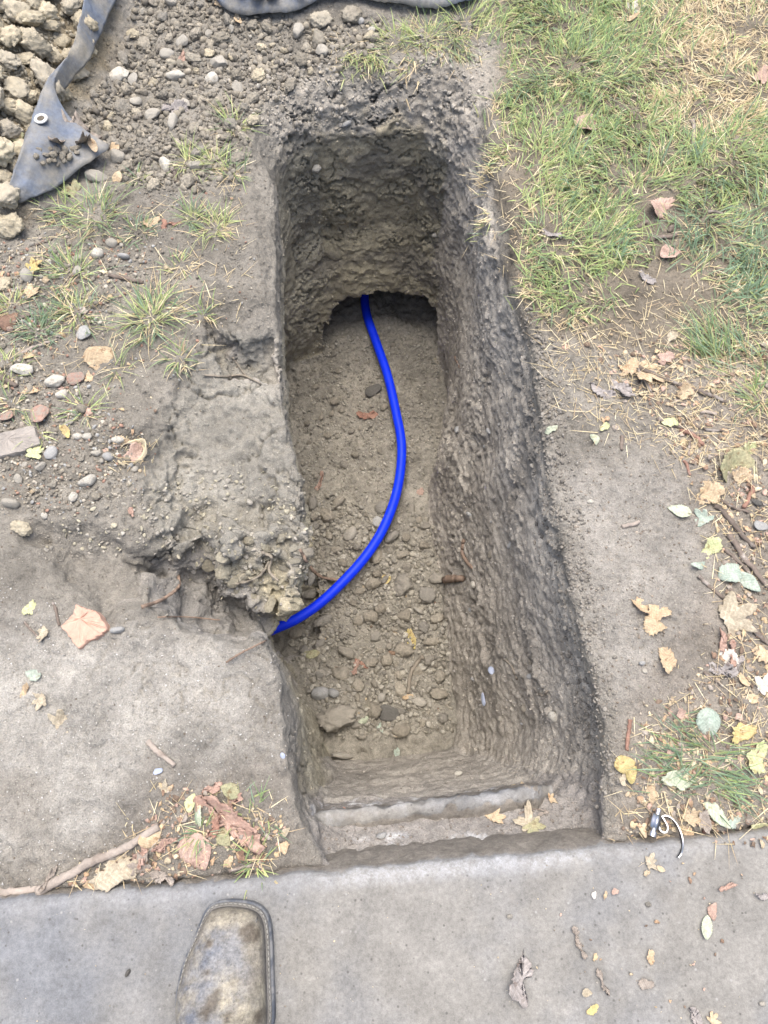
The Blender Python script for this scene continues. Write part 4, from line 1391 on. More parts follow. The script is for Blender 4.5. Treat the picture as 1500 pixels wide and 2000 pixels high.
BIG = [  # px, py, width, kind, mat, ratio, angle, label, category
    (80, 163, 94, 'clod', M_CLOD, 0.95, 40, 'largest pale earth clod in the spoil heap right beside the tarpaulin', 'clod'),
    (62, 92, 66, 'clod', M_CLOD, 0.9, 20, 'rounded earth clod above the largest clod in the spoil heap', 'clod'),
    (172, 12, 66, 'clod', M_CLOD, 0.9, 150, 'flat topped earth clod at the top edge beside the tarpaulin', 'clod'),
    (28, 25, 64, 'clod', M_CLOD, 1, 10, 'big earth clod in the top left corner', 'clod'),
    (92, 32, 48, 'clod', M_CLOD, 1, 60, 'middling clod between the two top edge clods', 'clod'),
    (28, 178, 66, 'clod', M_CLOD, 1, 70, 'rough clod at the left edge beside the largest clod', 'clod'),
    (45, 228, 68, 'clod', M_CLOD, 0.7, -20, 'wedge shaped clod below the largest clod of the heap', 'clod'),
    (120, 82, 40, 'clod', M_CLOD, 1, 0, 'rounded clod touching the top of the largest clod', 'clod'),
    (136, 112, 46, 'clod', M_CLOD, 0.7, 70, 'narrow upright clod against the tarpaulin strip', 'clod'),
    (28, 440, 74, 'clod', M_CLOD, 0.95, 20, 'pale rough clod lying below the tarpaulin corner', 'clod'),
    (30, 326, 42, 'clod', M_CLOD, 0.8, -30, 'clod at the left edge below the orange leaf', 'clod'),
    (10, 350, 44, 'clod', M_CLOD, 1, 30, 'clod half cut by the left edge beside the tarpaulin', 'clod'),
    (8, 560, 46, 'clod', M_CLOD, 1, 30, 'clod at the left edge near the yellow curled leaf', 'clod'),
    (52, 540, 34, 'pebble', M_STONE, 0.7, 110, 'smooth oval stone touching the yellow curled leaf', 'stone'),
    (235, 152, 42, 'angular', M_PALESTONE, 0.95, 30, 'pale boxy stone right of the tarpaulin strip', 'stone'),
    (415, 156, 34, 'pebble', M_PALESTONE, 0.8, 0, 'smooth pale stone on the gravel at upper centre', 'stone'),
    (345, 152, 40, 'angular', M_PALESTONE, 0.55, 5, 'pale flat stone left of the smooth pale one', 'stone'),
    (325, 107, 32, 'angular', M_STONE, 0.75, 20, 'yellowish stone below the dark clod on the gravel', 'stone'),
    (282, 92, 50, 'clod', M_CLODFLOOR, 0.7, -20, 'dark earth clod on the gravel right of the tarpaulin strip', 'clod'),
    (625, 42, 50, 'clod', M_CLOD, 0.95, 20, 'yellowish clod against the upper tarpaulin edge', 'clod'),
    (683, 33, 52, 'clod', M_CLODFLOOR, 0.9, 20, 'grey brown clod right of the yellowish clod at the upper tarpaulin', 'clod'),
    (625, 78, 38, 'clod', M_CLODFLOOR, 0.9, 120, 'dark clod below the yellowish clod near the upper tarpaulin', 'clod'),
    (724, 76, 32, 'clod', M_CLOD, 1.0, 20, 'tan clod below the white pebble near the upper tarpaulin', 'clod'),
    (727, 60, 18, 'pebble', M_PALESTONE, 0.9, 0, 'white pebble on top of the tan clod', 'stone'),
    (706, 43, 16, 'pebble', M_GREYSTONE, 0.9, 0, 'bluish pebble below the upper tarpaulin edge', 'stone'),
    (190, 346, 46, 'angular', M_STONE, 0.7, -15, 'tan stone below the right end of the tarpaulin', 'stone'),
    (325, 325, 36, 'angular', M_PALESTONE, 0.75, 105, 'upright pale stone beside the short twig on the left bank', 'stone'),
    (193, 498, 28, 'pebble', M_PALESTONE, 0.9, 0, 'round pale pebble on the left bank', 'stone'),
    (243, 502, 26, 'pebble', M_GREYSTONE, 0.45, -10, 'slim grey pebble right of the round pale pebble', 'stone'),
    (110, 746, 42, 'pebble', M_PALESTONE, 0.75, 10, 'pale oval cobble on the left bank', 'stone'),
    (47, 728, 50, 'angular', M_PALESTONE, 0.75, 0, 'angular whitish stone left of the pale oval cobble', 'stone'),
    (120, 772, 26, 'angular', M_PALESTONE, 0.9, 30, 'small pale stone below the pale oval cobble', 'stone'),
    (150, 740, 36, 'slab', M_BRICK, 0.8, 20, 'faded reddish stone right of the pale oval cobble', 'stone'),
    (168, 654, 44, 'slab', M_GREYSTONE, 0.75, -15, 'flat grey stone below the bushy grass tuft', 'stone'),
    (85, 818, 58, 'slab', M_BRICK, 1.1, 30, 'weathered red brick fragment on the left bank', 'brick'),
    (16, 818, 34, 'slab', M_BRICK, 0.9, 100, 'small brick chip left of the weathered brick fragment', 'brick'),
    (152, 855, 22, 'pebble', M_PALESTONE, 0.7, 0, 'white pebble left of its pair on the left bank', 'stone'),
    (171, 856, 24, 'pebble', M_PALESTONE, 0.75, -10, 'white pebble right of its pair on the left bank', 'stone'),
    (230, 860, 26, 'pebble', M_PALESTONE, 0.75, 0, 'white pebble next to the orange scrap on the left bank', 'stone'),
    (210, 894, 24, 'pebble', M_GREYSTONE, 0.85, 0, 'round grey pebble left of the ring of dry straw', 'stone'),
    (100, 885, 34, 'angular', M_GREYSTONE, 0.8, 60, 'dark grey stone right of the pale yellow leaf', 'stone'),
    (174, 942, 38, 'angular', M_PALESTONE, 0.7, 25, 'pale stone at the foot of the pebble patch', 'stone'),
    (143, 972, 22, 'pebble', M_PALESTONE, 0.9, 60, 'white pebble on the crumbly slope of the left bank', 'stone'),
    (22, 984, 36, 'pebble', M_STONE, 0.6, -15, 'oval stone at the left edge of the crumbly slope', 'stone'),
    (40, 1032, 50, 'clod', M_CLOD, 0.9, 60, 'broad clod at the left edge above the smooth scoop', 'clod'),
    (228, 1230, 30, 'pebble', M_GREYSTONE, 0.5, 5, 'small grey stone at the right tip of the terracotta piece', 'stone'),
    # trench
    (685, 1045, 36, 'angular', M_STONE, 0.75, 70, 'grey brown stone on the rubble left of the blue pipe', 'stone'),
    (738, 1022, 30, 'slab', M_GREYSTONE, 0.8, 60, 'pale grey stone half under the blue pipe', 'stone'),
    (610, 1010, 24, 'clod', M_CLODFLOOR, 0.9, 20, 'clod by the left wall beside the grey brown stone', 'clod'),
    (790, 1146, 56, 'clod', M_CLODFLOOR, 1.0, 50, 'big rough clod right of the pipe on the trench floor', 'clod'),
    (703, 1157, 32, 'clod', M_CLODFLOOR, 0.75, 10, 'rounded clod below the pipe in the trench', 'clod'),
    (634, 1214, 50, 'clod', M_CLODFLOOR, 0.8, 25, 'broad flat clod below the pipe bend in the trench', 'clod'),
    (655, 1396, 92, 'clod', M_CLODFLOOR, 0.62, 18, 'boulder sized flat clod at the low left of the trench floor', 'clod'),
    (628, 1353, 38, 'pebble', M_GREYSTONE, 0.8, 0, 'grey stone above the boulder sized clod', 'stone'),
    (653, 1354, 28, 'pebble', M_GREYSTONE, 0.7, -20, 'smooth grey pebble right of the grey stone', 'stone'),
    (731, 764, 36, 'slab', M_DARKSTONE, 0.7, 25, 'dark slate piece left of the pipe in the upper trench', 'stone'),
    (757, 1391, 44, 'slab', M_DARKSTONE, 0.8, -10, 'dark slab at the foot of the trench by the blue green leaf', 'stone'),
    (861, 1322, 34, 'clod', M_CLODFLOOR, 0.8, 30, 'clod against the right wall low in the trench', 'clod'),
    (744, 1190, 30, 'clod', M_CLODFLOOR, 0.8, -50, 'long clod among the rubble below the pipe', 'clod'),
    (725, 1295, 34, 'clod', M_CLODFLOOR, 0.7, 10, 'clod right of the orange bark sliver in the trench', 'clod'),
    (755, 1290, 36, 'clod', M_CLODFLOOR, 0.8, 10, 'clod left of the grey root in the trench', 'clod'),
    (665, 1474, 54, 'pebble', M_STONE, 0.33, -6, 'long finger shaped stone stuck in the front wall of the trench', 'stone'),
    (744, 1362, 24, 'pebble', M_STONE, 0.7, 40, 'tan pebble above the dark slab in the trench', 'stone'),
    (820, 1370, 28, 'angular', M_STONE, 0.7, -10, 'grey brown stone low on the right of the trench floor', 'stone'),
    (818, 1192, 26, 'angular', M_STONE, 0.5, -30, 'long stone below the big rough clod in the trench', 'stone'),
    # stuck in the walls
    (616, 325, 26, 'pebble', M_PALESTONE, 0.65, 5, 'pale pebble stuck high in the far wall', 'stone'),
    (850, 459, 18, 'pebble', M_PALESTONE, 0.8, 20, 'grey pebble stuck in the right part of the far wall', 'stone'),
    (1083, 1398, 28, 'pebble', M_PALESTONE, 0.7, 100, 'white stone stuck in the right wall near the pavement', 'stone'),
    (676, 240, 26, 'pebble', M_GREYSTONE, 0.5, 40, 'slim grey stone in the crumbly top of the far wall', 'stone'),
    (950, 1365, 26, 'slab', M_BLUESHARD, 0.5, 80, 'bluish slate sliver low in the right wall', 'stone'),
    (961, 1311, 18, 'slab', M_BLUESHARD, 0.7, 110, 'bluish chip in the right wall above the slate sliver', 'stone'),
    (926, 1141, 16, 'pebble', M_PALESTONE, 0.7, 80, 'white pebble in the right wall beside the root stub', 'stone'),
    (895, 1513, 18, 'slab', M_PALESTONE, 0.6, 20, 'white chip in the front wall of the trench', 'stone'),
    (553, 1475, 14, 'slab', M_BLUESHARD, 0.7, 120, 'blue shard on the left lip near the front of the trench', 'shard'),
    (308, 1509, 22, 'slab', M_BLUESHARD, 0.9, 120, 'blue shard on the dusty ground in the lower left', 'shard'),
    (1253, 1295, 14, 'pebble', M_GREYSTONE, 0.8, 0, 'blue grey pebble on the path below the torn leaf', 'stone'),
    (1259, 1312, 18, 'slab', M_STONE, 0.6, -50, 'thin tan chip below the blue grey pebble', 'stone'),
    (1153, 981, 14, 'angular', M_PALESTONE, 0.9, 0, 'pale square pebble on the path by the right lip', 'stone'),
    (1478, 982, 24, 'angular', M_DARKSTONE, 0.7, -30, 'dark stone among the twigs at the right edge', 'stone'),
    (1480, 1030, 34, 'slab', M_GREYSTONE, 0.7, 0, 'flat pinkish grey stone at the right edge', 'stone'),
    (747, 1635, 26, 'clod', M_GREYSTONE, 0.8, 10, 'grey mortar lump on the white patch by the pavement', 'lump'),
    (250, 1900, 15, 'pebble', M_DARKSTONE, 0.6, 60, 'dark grit stone on the pavement left of the boot', 'stone'),
    (995, 1790, 12, 'pebble', M_STONE, 0.8, 0, 'tan pebble on the left part of the pavement', 'stone'),
    (1265, 1767, 14, 'clod', M_CLODFLOOR, 0.8, 0, 'dark mud crumb on the right part of the pavement', 'lump'),
    (1488, 1960, 14, 'pebble', M_STONE, 0.8, 0, 'tan pebble at the lower right of the pavement', 'stone'),
]
BIG_PX = []
for (px_, py_, w, kd, mat, ra, an, lab, cat) in BIG:
    nm = {'clod': 'earth_clod', 'stone': 'stone', 'brick': 'brick_fragment', 'shard': 'glazed_shard', 'lump': 'mortar_lump'}[cat]
    put_stone(px_, py_, w, kd, mat, nm, lab, cat, None, ra, an, 4 if w > 40 else 3, sink=0.22 if kd != 'slab' else 0.0)
    BIG_PX.append((px_, py_, w * 0.42))


def scatter_px(n, poly, wfun, mind=0.75, tries=20000, avoid=True):
    poly = np.array(poly, float)
    lo, hi = poly.min(0), poly.max(0)
    got = []
    occ = list(BIG_PX) if avoid else []
    t = 0
    while len(got) < n and t < tries:
        t += 1
        q = lo + RNG.random(2) * (hi - lo)
        if poly_sd(np.array([q[0]]), np.array([q[1]]), poly)[0] > 0: continue
        w = wfun(len(got) / n)
        ok = True
        for (a, b, r) in occ:
            if (a - q[0]) ** 2 + (b - q[1]) ** 2 < ((r + w * 0.5) * mind) ** 2:
                ok = False; break
        if ok:
            got.append((q[0], q[1], w)); occ.append((q[0], q[1], w * 0.5))
    BIG_PX.extend((a, b, w * 0.5) for a, b, w in got)
    return got


HEAP = [(-30, -30), (186, -30), (178, 60), (150, 140), (108, 195), (84, 260), (44, 330), (22, 400), (-30, 420)]
for (a, b, w) in scatter_px(75, HEAP, lambda t: 62 * (1 - t) ** 1.2 + 15, 0.64):
    put_stone(a, b, w, 'clod', M_CLOD, 'earth_clod', 'fist sized or smaller earth clod lying loose in the spoil heap on the tarpaulin', 'clod',
              'loose clods of the spoil heap', random.uniform(0.7, 1.1), None, 4 if w > 22 else 3, 0.12)
MID = [(262, -20), (410, -20), (440, 40), (600, 50), (760, 40), (760, 90), (640, 120), (580, 165), (500, 215), (470, 320), (360, 380), (250, 350), (225, 300), (140, 235), (190, 195), (215, 150), (252, 60)]
for (a, b, w) in scatter_px(130, MID, lambda t: 30 * (1 - t) ** 1.3 + 10, 0.72):
    kd = random.choice(['clod', 'clod', 'clod', 'clod', 'clod', 'angular'])
    put_stone(a, b, w, kd, {'clod': random.choice([M_CLODFLOOR, M_CLODFLOOR, M_CLOD]), 'angular': M_STONE, 'pebble': M_STONE}[kd], 'gravel_stone',
              'small stone or clod in the gravel between the tarpaulins', 'stone', 'gravel stones between the tarpaulins', random.uniform(0.65, 1.1), None, 4 if w > 17 else 3, 0.24)
LB = [(-20, 480), (60, 470), (300, 470), (260, 560), (180, 640), (60, 660), (200, 780), (260, 860), (280, 900), (210, 990), (90, 1010), (-20, 960), (-20, 700)]
for (a, b, w) in scatter_px(60, LB, lambda t: 17 * (1 - t) ** 1.3 + 8, 0.9):
    kd = random.choice(['clod', 'clod', 'clod', 'angular', 'angular', 'pebble'])
    put_stone(a, b, w, kd, {'clod': M_CLODFLOOR, 'angular': random.choice([M_STONE, M_STONE, M_STONE, M_BRICK]), 'pebble': random.choice([M_STONE, M_STONE, M_PALESTONE])}[kd], 'gravel_stone',
              'little stone strewn over the left bank', 'stone', 'little stones on the left bank', random.uniform(0.65, 1.1), None, 3, 0.2)
M_CLAY = simple_mat('clod_clay', (0.35, 0.320, 0.245), 0.3, 40, 0.95, 0.005, ((0.43, 0.395, 0.305), 60, 0.56, 0.6), 0.2, (0.28, 0.265, 0.225), unit=12.0)
TORN = [(380, 1085), (430, 1065), (500, 1040), (560, 1030), (598, 1060), (592, 1110), (570, 1165), (545, 1195), (500, 1175), (430, 1140)]
for (a, b, w) in scatter_px(30, TORN, lambda t: 34 * (1 - t) ** 1.8 + 8, 0.6):
    put_stone(a, b, w, random.choice(['clod', 'angular', 'slab', 'slab']), M_CLAY, 'clay_clod', 'yellowish clay lump in the torn crumbling face above the pipe end', 'clod',
              'clay lumps of the torn face', random.uniform(0.6, 1.1), None, 4, 0.70)
RWALL = [(905, 620), (960, 640), (1020, 800), (1060, 1000), (1120, 1240), (1150, 1420), (1080, 1480), (930, 1380), (880, 1150), (880, 900)]
for (a, b, w) in scatter_px(34, RWALL, lambda t: 13 * (1 - t) ** 1.3 + 6, 2.0):
    put_stone(a, b, w, random.choice(['pebble', 'angular', 'clod']), random.choice([M_STONE, M_CLODFLOOR, M_GREYSTONE]), 'wall_stone',
              'little stone stuck in the right wall of the trench', 'stone', 'little stones stuck in the right wall', random.uniform(0.6, 1.0), None, 2, 0.35)
FL = [(590, 990), (650, 960), (700, 985), (830, 1000), (850, 1060), (870, 1200), (884, 1360), (870, 1420), (790, 1440), (690, 1440), (640, 1420), (600, 1360), (570, 1260), (600, 1180)]
for (a, b, w) in scatter_px(110, FL, lambda t: 32 * (1 - t) ** 1.5 + 9, 0.85):
    kd = random.choice(['clod', 'clod', 'clod', 'angular'])
    put_stone(a, b, w, kd, {'clod': M_CLODFLOOR, 'angular': M_CLODFLOOR}[kd], 'rubble_stone',
              'small stone or clod in the rubble on the trench floor', 'stone', 'rubble on the trench floor', random.uniform(0.65, 1.1), None, 3, 0.2)
FL2 = [(575, 780), (640, 690), (700, 640), (770, 660), (830, 720), (840, 800), (820, 920), (640, 960), (590, 920)]
for (a, b, w) in scatter_px(40, FL2, lambda t: 12 * (1 - t) ** 1.3 + 7, 1.0):
    put_stone(a, b, w, 'clod', M_CLODFLOOR, 'rubble_stone', 'little clod on the far half of the trench floor', 'stone',
              'little clods far in the trench', random.uniform(0.65, 1.1), None, 2, 0.2)


# ------------------------------------------------------------------ countless grit: one mesh per place
def rot_rand(n):
    q = RNG.normal(size=(n, 4)); q /= np.linalg.norm(q, axis=1)[:, None]
    w, x_, y_, z_ = q.T
    return np.stack([1 - 2 * (y_ * y_ + z_ * z_), 2 * (x_ * y_ - z_ * w), 2 * (x_ * z_ + y_ * w),
                     2 * (x_ * y_ + z_ * w), 1 - 2 * (x_ * x_ + z_ * z_), 2 * (y_ * z_ - x_ * w),
                     2 * (x_ * z_ - y_ * w), 2 * (y_ * z_ + x_ * w), 1 - 2 * (x_ * x_ + y_ * y_)], 1).reshape(n, 3, 3)


M_GRIT = tint_mat('grit', 0.95, 300, spec=0.1)


def grit(name, label, spec):
    """spec: list of (count, photo polygon, min px, max px, colours, kinds)"""
    Vs, Fs, Cs, off = [], [], [], 0
    for (cnt, poly, a, b, cols, kinds, pw) in spec:
        poly = np.array(poly, float)
        lo, hi = poly.min(0), poly.max(0)
        q = lo + RNG.random((cnt * 4, 2)) * (hi - lo)
        sd = poly_sd(q[:, 0], q[:, 1], poly)
        cl = fbm(np.stack([q[:, 0] / 55, q[:, 1] / 55, np.zeros(len(q))], 1), 3)
        keep = (sd < 10 * RNG.normal(size=len(q))) & (cl * 0.5 + RNG.random(len(q)) > 0.35)
        q = q[keep][:cnt]
        for (u, v) in q:
            p, n, _ = hit_px(u, v)
            if p is None: continue
            if n.z < 0.3 and random.random() < 0.7: continue
            s = 0.5 * (a + (b - a) * random.random() ** pw) / FPX * depth_of(p)
            kd = random.choice(kinds)
            pr = PROTO[kd, 2]
            V, F = pr[random.randrange(len(pr))]
            R = _rots[random.randrange(len(_rots))]
            V = (V * np.array([1, random.uniform(0.65, 1), random.uniform(0.6, 0.9)]) * s) @ R.T + np.array(p) + np.array(n) * s * 0.25
            c = np.array(cols[random.randrange(len(cols))]) * random.uniform(0.8, 1.2)
            Vs.append(V); Fs.append(F + off); Cs.append(np.tile(c, (len(V), 1))); off += len(V)
    me = mesh_np(name, np.vstack(Vs), np.vstack(Fs), M_GRIT, np.vstack(Cs))
    return tag(link(name, me), label, 'gravel', kind='stuff')


_rots = rot_rand(200)
SOILC = [(0.245, 0.222, 0.182), (0.215, 0.198, 0.167), (0.28, 0.252, 0.203), (0.185, 0.168, 0.142)]
FLOORC = [(0.28, 0.26, 0.215), (0.30, 0.28, 0.235), (0.235, 0.22, 0.19), (0.35, 0.33, 0.285)]
PEBC = [(0.34, 0.31, 0.26), (0.30, 0.30, 0.29), (0.42, 0.39, 0.33), (0.25, 0.22, 0.18), (0.30, 0.19, 0.145)]
grit('loose_soil', 'loose crumbs of grey brown soil around the spoil heap and the left bank', [
    (5200, MID + [], 3, 20, SOILC, ['clod'], 3.0),
    (900, HEAP, 5, 16, [(0.34, 0.305, 0.235), (0.30, 0.275, 0.22)], ['clod'], 1.8),
    (1500, [(-40, 400), (480, 330), (520, 600), (420, 640), (300, 800), (290, 960), (100, 1020), (-40, 1000)], 2.5, 8, SOILC + PEBC, ['clod', 'angular'], 2.2),
    (2200, LB, 3, 12, PEBC + SOILC, ['pebble', 'angular', 'clod'], 1.8),
    (900, [(430, 140), (560, 100), (800, 60), (960, 90), (950, 200), (850, 230), (560, 260), (470, 260)], 3, 13, [(0.30, 0.28, 0.245), (0.34, 0.315, 0.275)], ['clod'], 1.8),
    (700, [(300, 940), (480, 900), (600, 960), (600, 1130), (540, 1210), (420, 1160), (330, 1080), (80, 1080), (100, 1010)], 3, 14, [(0.35, 0.325, 0.25), (0.32, 0.30, 0.26)], ['clod', 'slab'], 1.8),
    (1500, [(-60, 1120), (330, 1230), (540, 1290), (570, 1500), (600, 1640), (60, 1740), (-60, 1740)], 1.5, 5, [(0.42, 0.41, 0.39), (0.29, 0.28, 0.26), (0.50, 0.49, 0.47)], ['clod', 'angular'], 2.0),
])
def crumbs(name, label, cnt, poly, a, b, vary=0.25):
    """tiny crumbs of the soil they lie on"""
    poly = np.array(poly, float)
    lo, hi = poly.min(0), poly.max(0)
    q = lo + RNG.random((cnt * 4, 2)) * (hi - lo)
    sd = poly_sd(q[:, 0], q[:, 1], poly)
    cl = fbm(np.stack([q[:, 0] / 70, q[:, 1] / 70, np.full(len(q), 4.0)], 1), 4)
    keep = (sd < 0) & (cl * 0.8 + RNG.random(len(q)) > 0.55)
    q = q[keep][:cnt]
    Vs, Fs, Cs, off = [], [], [], 0
    eye = Vector((0, 0, CAM_H))
    for (u, v) in q:
        loc, nor, i, _ = BV.ray_cast(eye, ray_dir(u, v))
        if loc is None or nor.z < 0.25: continue
        if edge_dist(loc.x, loc.y) < 0.004: continue
        s = 0.5 * (a + (b - a) * random.random() ** 2.6) / FPX * depth_of(loc)
        pr = PROTO['clod', 1]
        V, F = pr[random.randrange(len(pr))]
        V = (V * np.array([1, random.uniform(0.6, 1), random.uniform(0.5, 0.85)]) * s) @ _rots[random.randrange(len(_rots))].T + np.array(loc) + np.array(nor) * s * 0.3
        Vs.append(V); Fs.append(F + off); off += len(V)
        Cs.append(np.tile(tint_at(i) * random.uniform(1 - vary, 1 + vary), (len(V), 1)))
    me = mesh_np(name, np.vstack(Vs), np.vstack(Fs), M_GRIT, np.vstack(Cs), False)
    return tag(link(name, me), label, 'crumbs', kind='stuff')


crumbs('soil_crumbs', 'tiny dry crumbs of soil scattered over all the bare ground', 32000, [(-330, -60), (1800, -60), (1800, 1640), (1190, 1660), (640, 1700), (-330, 1800)], 1.6, 6.5)
grit('trench_rubble', 'fine rubble and crumbs spread over the trench floor', [
    (4800, FL, 3, 15, FLOORC, ['clod', 'clod', 'angular'], 2.2),
    (3000, [(560, 760), (640, 640), (820, 640), (866, 720), (858, 860), (838, 960), (620, 1000), (580, 940)], 2.5, 9, FLOORC, ['clod', 'angular'], 2.2),
    (260, [(860, 700), (930, 500), (1000, 620), (1050, 900), (1140, 1300), (1100, 1560), (900, 1400), (850, 1000)], 3, 9, [(0.27, 0.255, 0.235), (0.33, 0.315, 0.29)], ['clod', 'pebble'], 2.0),
])
grit('path_grit', 'grit and crumbs on the trodden soil beside the right lip', [
    (3200, [(1010, 560), (1070, 640), (1110, 900), (1180, 1280), (1210, 1420), (1200, 1660), (1150, 1500), (1060, 1100), (1040, 800)], 2.5, 12, [(0.195, 0.18, 0.158), (0.235, 0.218, 0.192)], ['clod'], 2.0),
    (2600, [(1040, 640), (1560, 560), (1560, 1660), (1190, 1650), (1120, 1100)], 1.5, 7, [(0.25, 0.215, 0.175), (0.33, 0.29, 0.24), (0.18, 0.15, 0.12)], ['clod', 'angular'], 2.4),
    (300, [(620, 1590), (1000, 1590), (1150, 1560), (1170, 1650), (640, 1680)], 3, 9, [(0.20, 0.178, 0.155), (0.24, 0.22, 0.20)], ['clod'], 1.6),
    (260, [(-60, 1760), (1560, 1640), (1560, 2100), (-60, 2100)], 1.2, 4.5, [(0.22, 0.19, 0.15), (0.40, 0.37, 0.33), (0.5, 0.42, 0.3)], ['clod', 'angular'], 2.4),
])


# ================================================================== blue water pipe
def pipe():
    pts = [(722, 500), (712, 560), (716, 610), (735, 665), (757, 730), (773, 800), (784, 862), (782, 920), (770, 978), (746, 1038), (713, 1090), (672, 1137), (625, 1180), (577, 1211), (532, 1230)]
    zz = -0.785
    W = [P(a, b, zz) for a, b in pts]
    W = np.array(W)
    W[:, 2] += np.interp(np.arange(len(W)), [0, 3, 7, 11, 14], [0.0, -0.01, -0.005, 0.012, 0.0])
    d = W[-1] - W[-2]; d /= np.linalg.norm(d)
    W = np.vstack([W, W[-1] + d * 0.12, W[-1] + d * 0.30 + np.array([0, 0.02, 0])])
    C = catmull(W, 10)
    V, F = tube(C, 0.0134, 20)
    m, nt, b = new_mat('blue_polyethylene')
    tcn = nt.nodes.new('ShaderNodeTexCoord')
    n = noise_node(nt, tcn.outputs['Object'], 30, 4, 0.7)
    r = ramp(nt, n.outputs[0], [(0.35, (0.001, 0.026, 0.78)), (0.7, (0.002, 0.040, 0.88))])
    n2 = noise_node(nt, tcn.outputs['Object'], 14, 6, 0.8)
    r2 = ramp(nt, n2.outputs[0], [(0.60, gray(0)), (0.78, gray(0.30))])
    c = mixc(nt, 'MIX', r2.outputs[0], r.outputs[0], (0.16, 0.15, 0.20))
    nt.links.new(c, b.inputs['Base Color'])
    b.inputs['Roughness'].default_value = 0.5
    b.inputs['Specular IOR Level'].default_value = 0.3
    o = link('water_pipe', mesh_py('water_pipe', V, F, m))
    tag(o, 'bright blue plastic water pipe curving along the trench floor', 'pipe')


pipe()


# ================================================================== boot
def boot():
    out_px = [(345, 2000), (341, 1950), (351, 1900), (361, 1868), (376, 1834), (389, 1802), (399, 1780), (416, 1763), (444, 1757), (470, 1758), (496, 1763), (516, 1776), (526, 1796), (530, 1822), (532, 1860), (533, 1900), (535, 1950), (534, 2000)]
    top = np.array([P(a, b, 0.020) for a, b in out_px])[:, :2]
    # the rest of the sole, behind the picture
    ax = (top[8] + top[9]) / 2 - (top[0] + top[-1]) / 2
    ax /= np.linalg.norm(ax)
    rt = np.array([ax[1], -ax[0]])
    base = (top[0] + top[-1]) / 2
    back = [(-0.052, 0.03), (-0.040, 0.06), (-0.036, 0.10), (-0.038, 0.14), (-0.030, 0.165), (-0.012, 0.176), (0.012, 0.176), (0.030, 0.165), (0.038, 0.14), (0.037, 0.10), (0.043, 0.06), (0.053, 0.03)]
    bl = [base + rt * a - ax * b for a, b in back]
    outl = np.vstack([top, np.array(bl[::-1])])
    outl = np.vstack([catmull(np.vstack([outl, outl[:1]]), 5)[:-1]])
    cen = outl.mean(0)
    n = len(outl)

    def inset(d):
        e = np.roll(outl, -1, 0) - np.roll(outl, 1, 0)
        e /= np.linalg.norm(e, axis=1)[:, None] + 1e-9
        nrm = np.stack([e[:, 1], -e[:, 0]], 1)
        if (nrm * (outl - cen)).sum() < 0: nrm = -nrm
        return outl - nrm * d

    root = bpy.data.objects.new('work_boot', None)
    COL.objects.link(root)
    root.location = (cen[0], cen[1], SLAB_Z)
    tag(root, 'worn dusty tan leather work boot with square toe standing on the pavement', 'boot')
    org = np.array([cen[0], cen[1], SLAB_Z])

    def loft(name, rings, mat, close=True, smooth=True):
        V = np.vstack(rings) - org
        k = len(rings[0]); F = []
        for i in range(len(rings) - 1):
            for j in range(k):
                F.append((i * k + j, i * k + (j + 1) % k, (i + 1) * k + (j + 1) % k, (i + 1) * k + j))
        if close:
            F.append(tuple(range(k))[::-1]); F.append(tuple((len(rings) - 1) * k + j for j in range(k)))
        me = mesh_py(name, V, F, mat, smooth)
        return link(name, me, root)

    def ring(d, z): return np.hstack([inset(d), np.full((n, 1), z)])
    m_sole = simple_mat('boot_sole_rubber', (0.075, 0.084, 0.10), 0.3, 60, 0.8, 0.001, ((0.20, 0.20, 0.20), 25, 0.45, 0.85))
    m_welt = simple_mat('boot_welt', (0.15, 0.145, 0.135), 0.2, 90, 0.85, 0.001, ((0.17, 0.165, 0.165), 30, 0.52, 0.7))
    loft('outsole', [ring(0.002, 0.0), ring(0.0, 0.003), ring(0.0, 0.0165), ring(0.0015, 0.0185), ring(0.004, 0.019)], m_sole)
    loft('welt', [ring(0.0035, 0.0185), ring(0.003, 0.0195), ring(0.003, 0.0225), ring(0.0042, 0.0238), ring(0.0085, 0.0242)], m_welt)
    # stitches round the welt
    V, F = [], []
    sp = inset(0.0046)
    per = np.vstack([sp, sp[:1]])
    L = np.concatenate([[0], np.cumsum(np.linalg.norm(np.diff(per, axis=0), axis=1))])
    for k, s in enumerate(np.arange(0, L[-1], 0.0062)):
        a = np.array([np.interp(s, L, per[:, i]) for i in (0, 1)]); b = np.array([np.interp(s + 0.0044, L, per[:, i]) for i in (0, 1)])
        pts = np.array([[*a, 0.0238], [*((a + b) / 2), 0.0252], [*b, 0.0238]]) - org
        v, f = tube(pts, 0.0008, 5)
        F += [tuple(i + sum(map(len, V)) for i in q) for q in f]; V.append(v)
    link('welt_stitching', mesh_py('welt_stitching', np.vstack(V), F, simple_mat('boot_thread', (0.29, 0.285, 0.265), 0.2, 80)), root)

    # leather upper: a dome over the inset outline, rising from toe to instep
    m, nt, b = new_mat('boot_leather')
    tcn = nt.nodes.new('ShaderNodeTexCoord'); pos = tcn.outputs['Object']
    n1 = noise_node(nt, pos, 22, 6, 0.65); n2 = noise_node(nt, pos, 48, 6, 0.7); n3 = noise_node(nt, pos, 260, 4, 0.7)
    mp = N(nt, 'ShaderNodeMapping'); nt.links.new(pos, mp.inputs[0]); mp.inputs['Location'].default_value = (3.1, 1.7, 0.4)
    n4 = noise_node(nt, mp.outputs[0], 20, 5, 0.6); n5 = noise_node(nt, mp.outputs[0], 34, 4, 0.6)
    c = ramp(nt, n1.outputs[0], [(0.38, (0.26, 0.236, 0.182)), (0.60, (0.165, 0.150, 0.128))]).outputs[0]
    att = N(nt, 'ShaderNodeAttribute', attribute_name='tint')
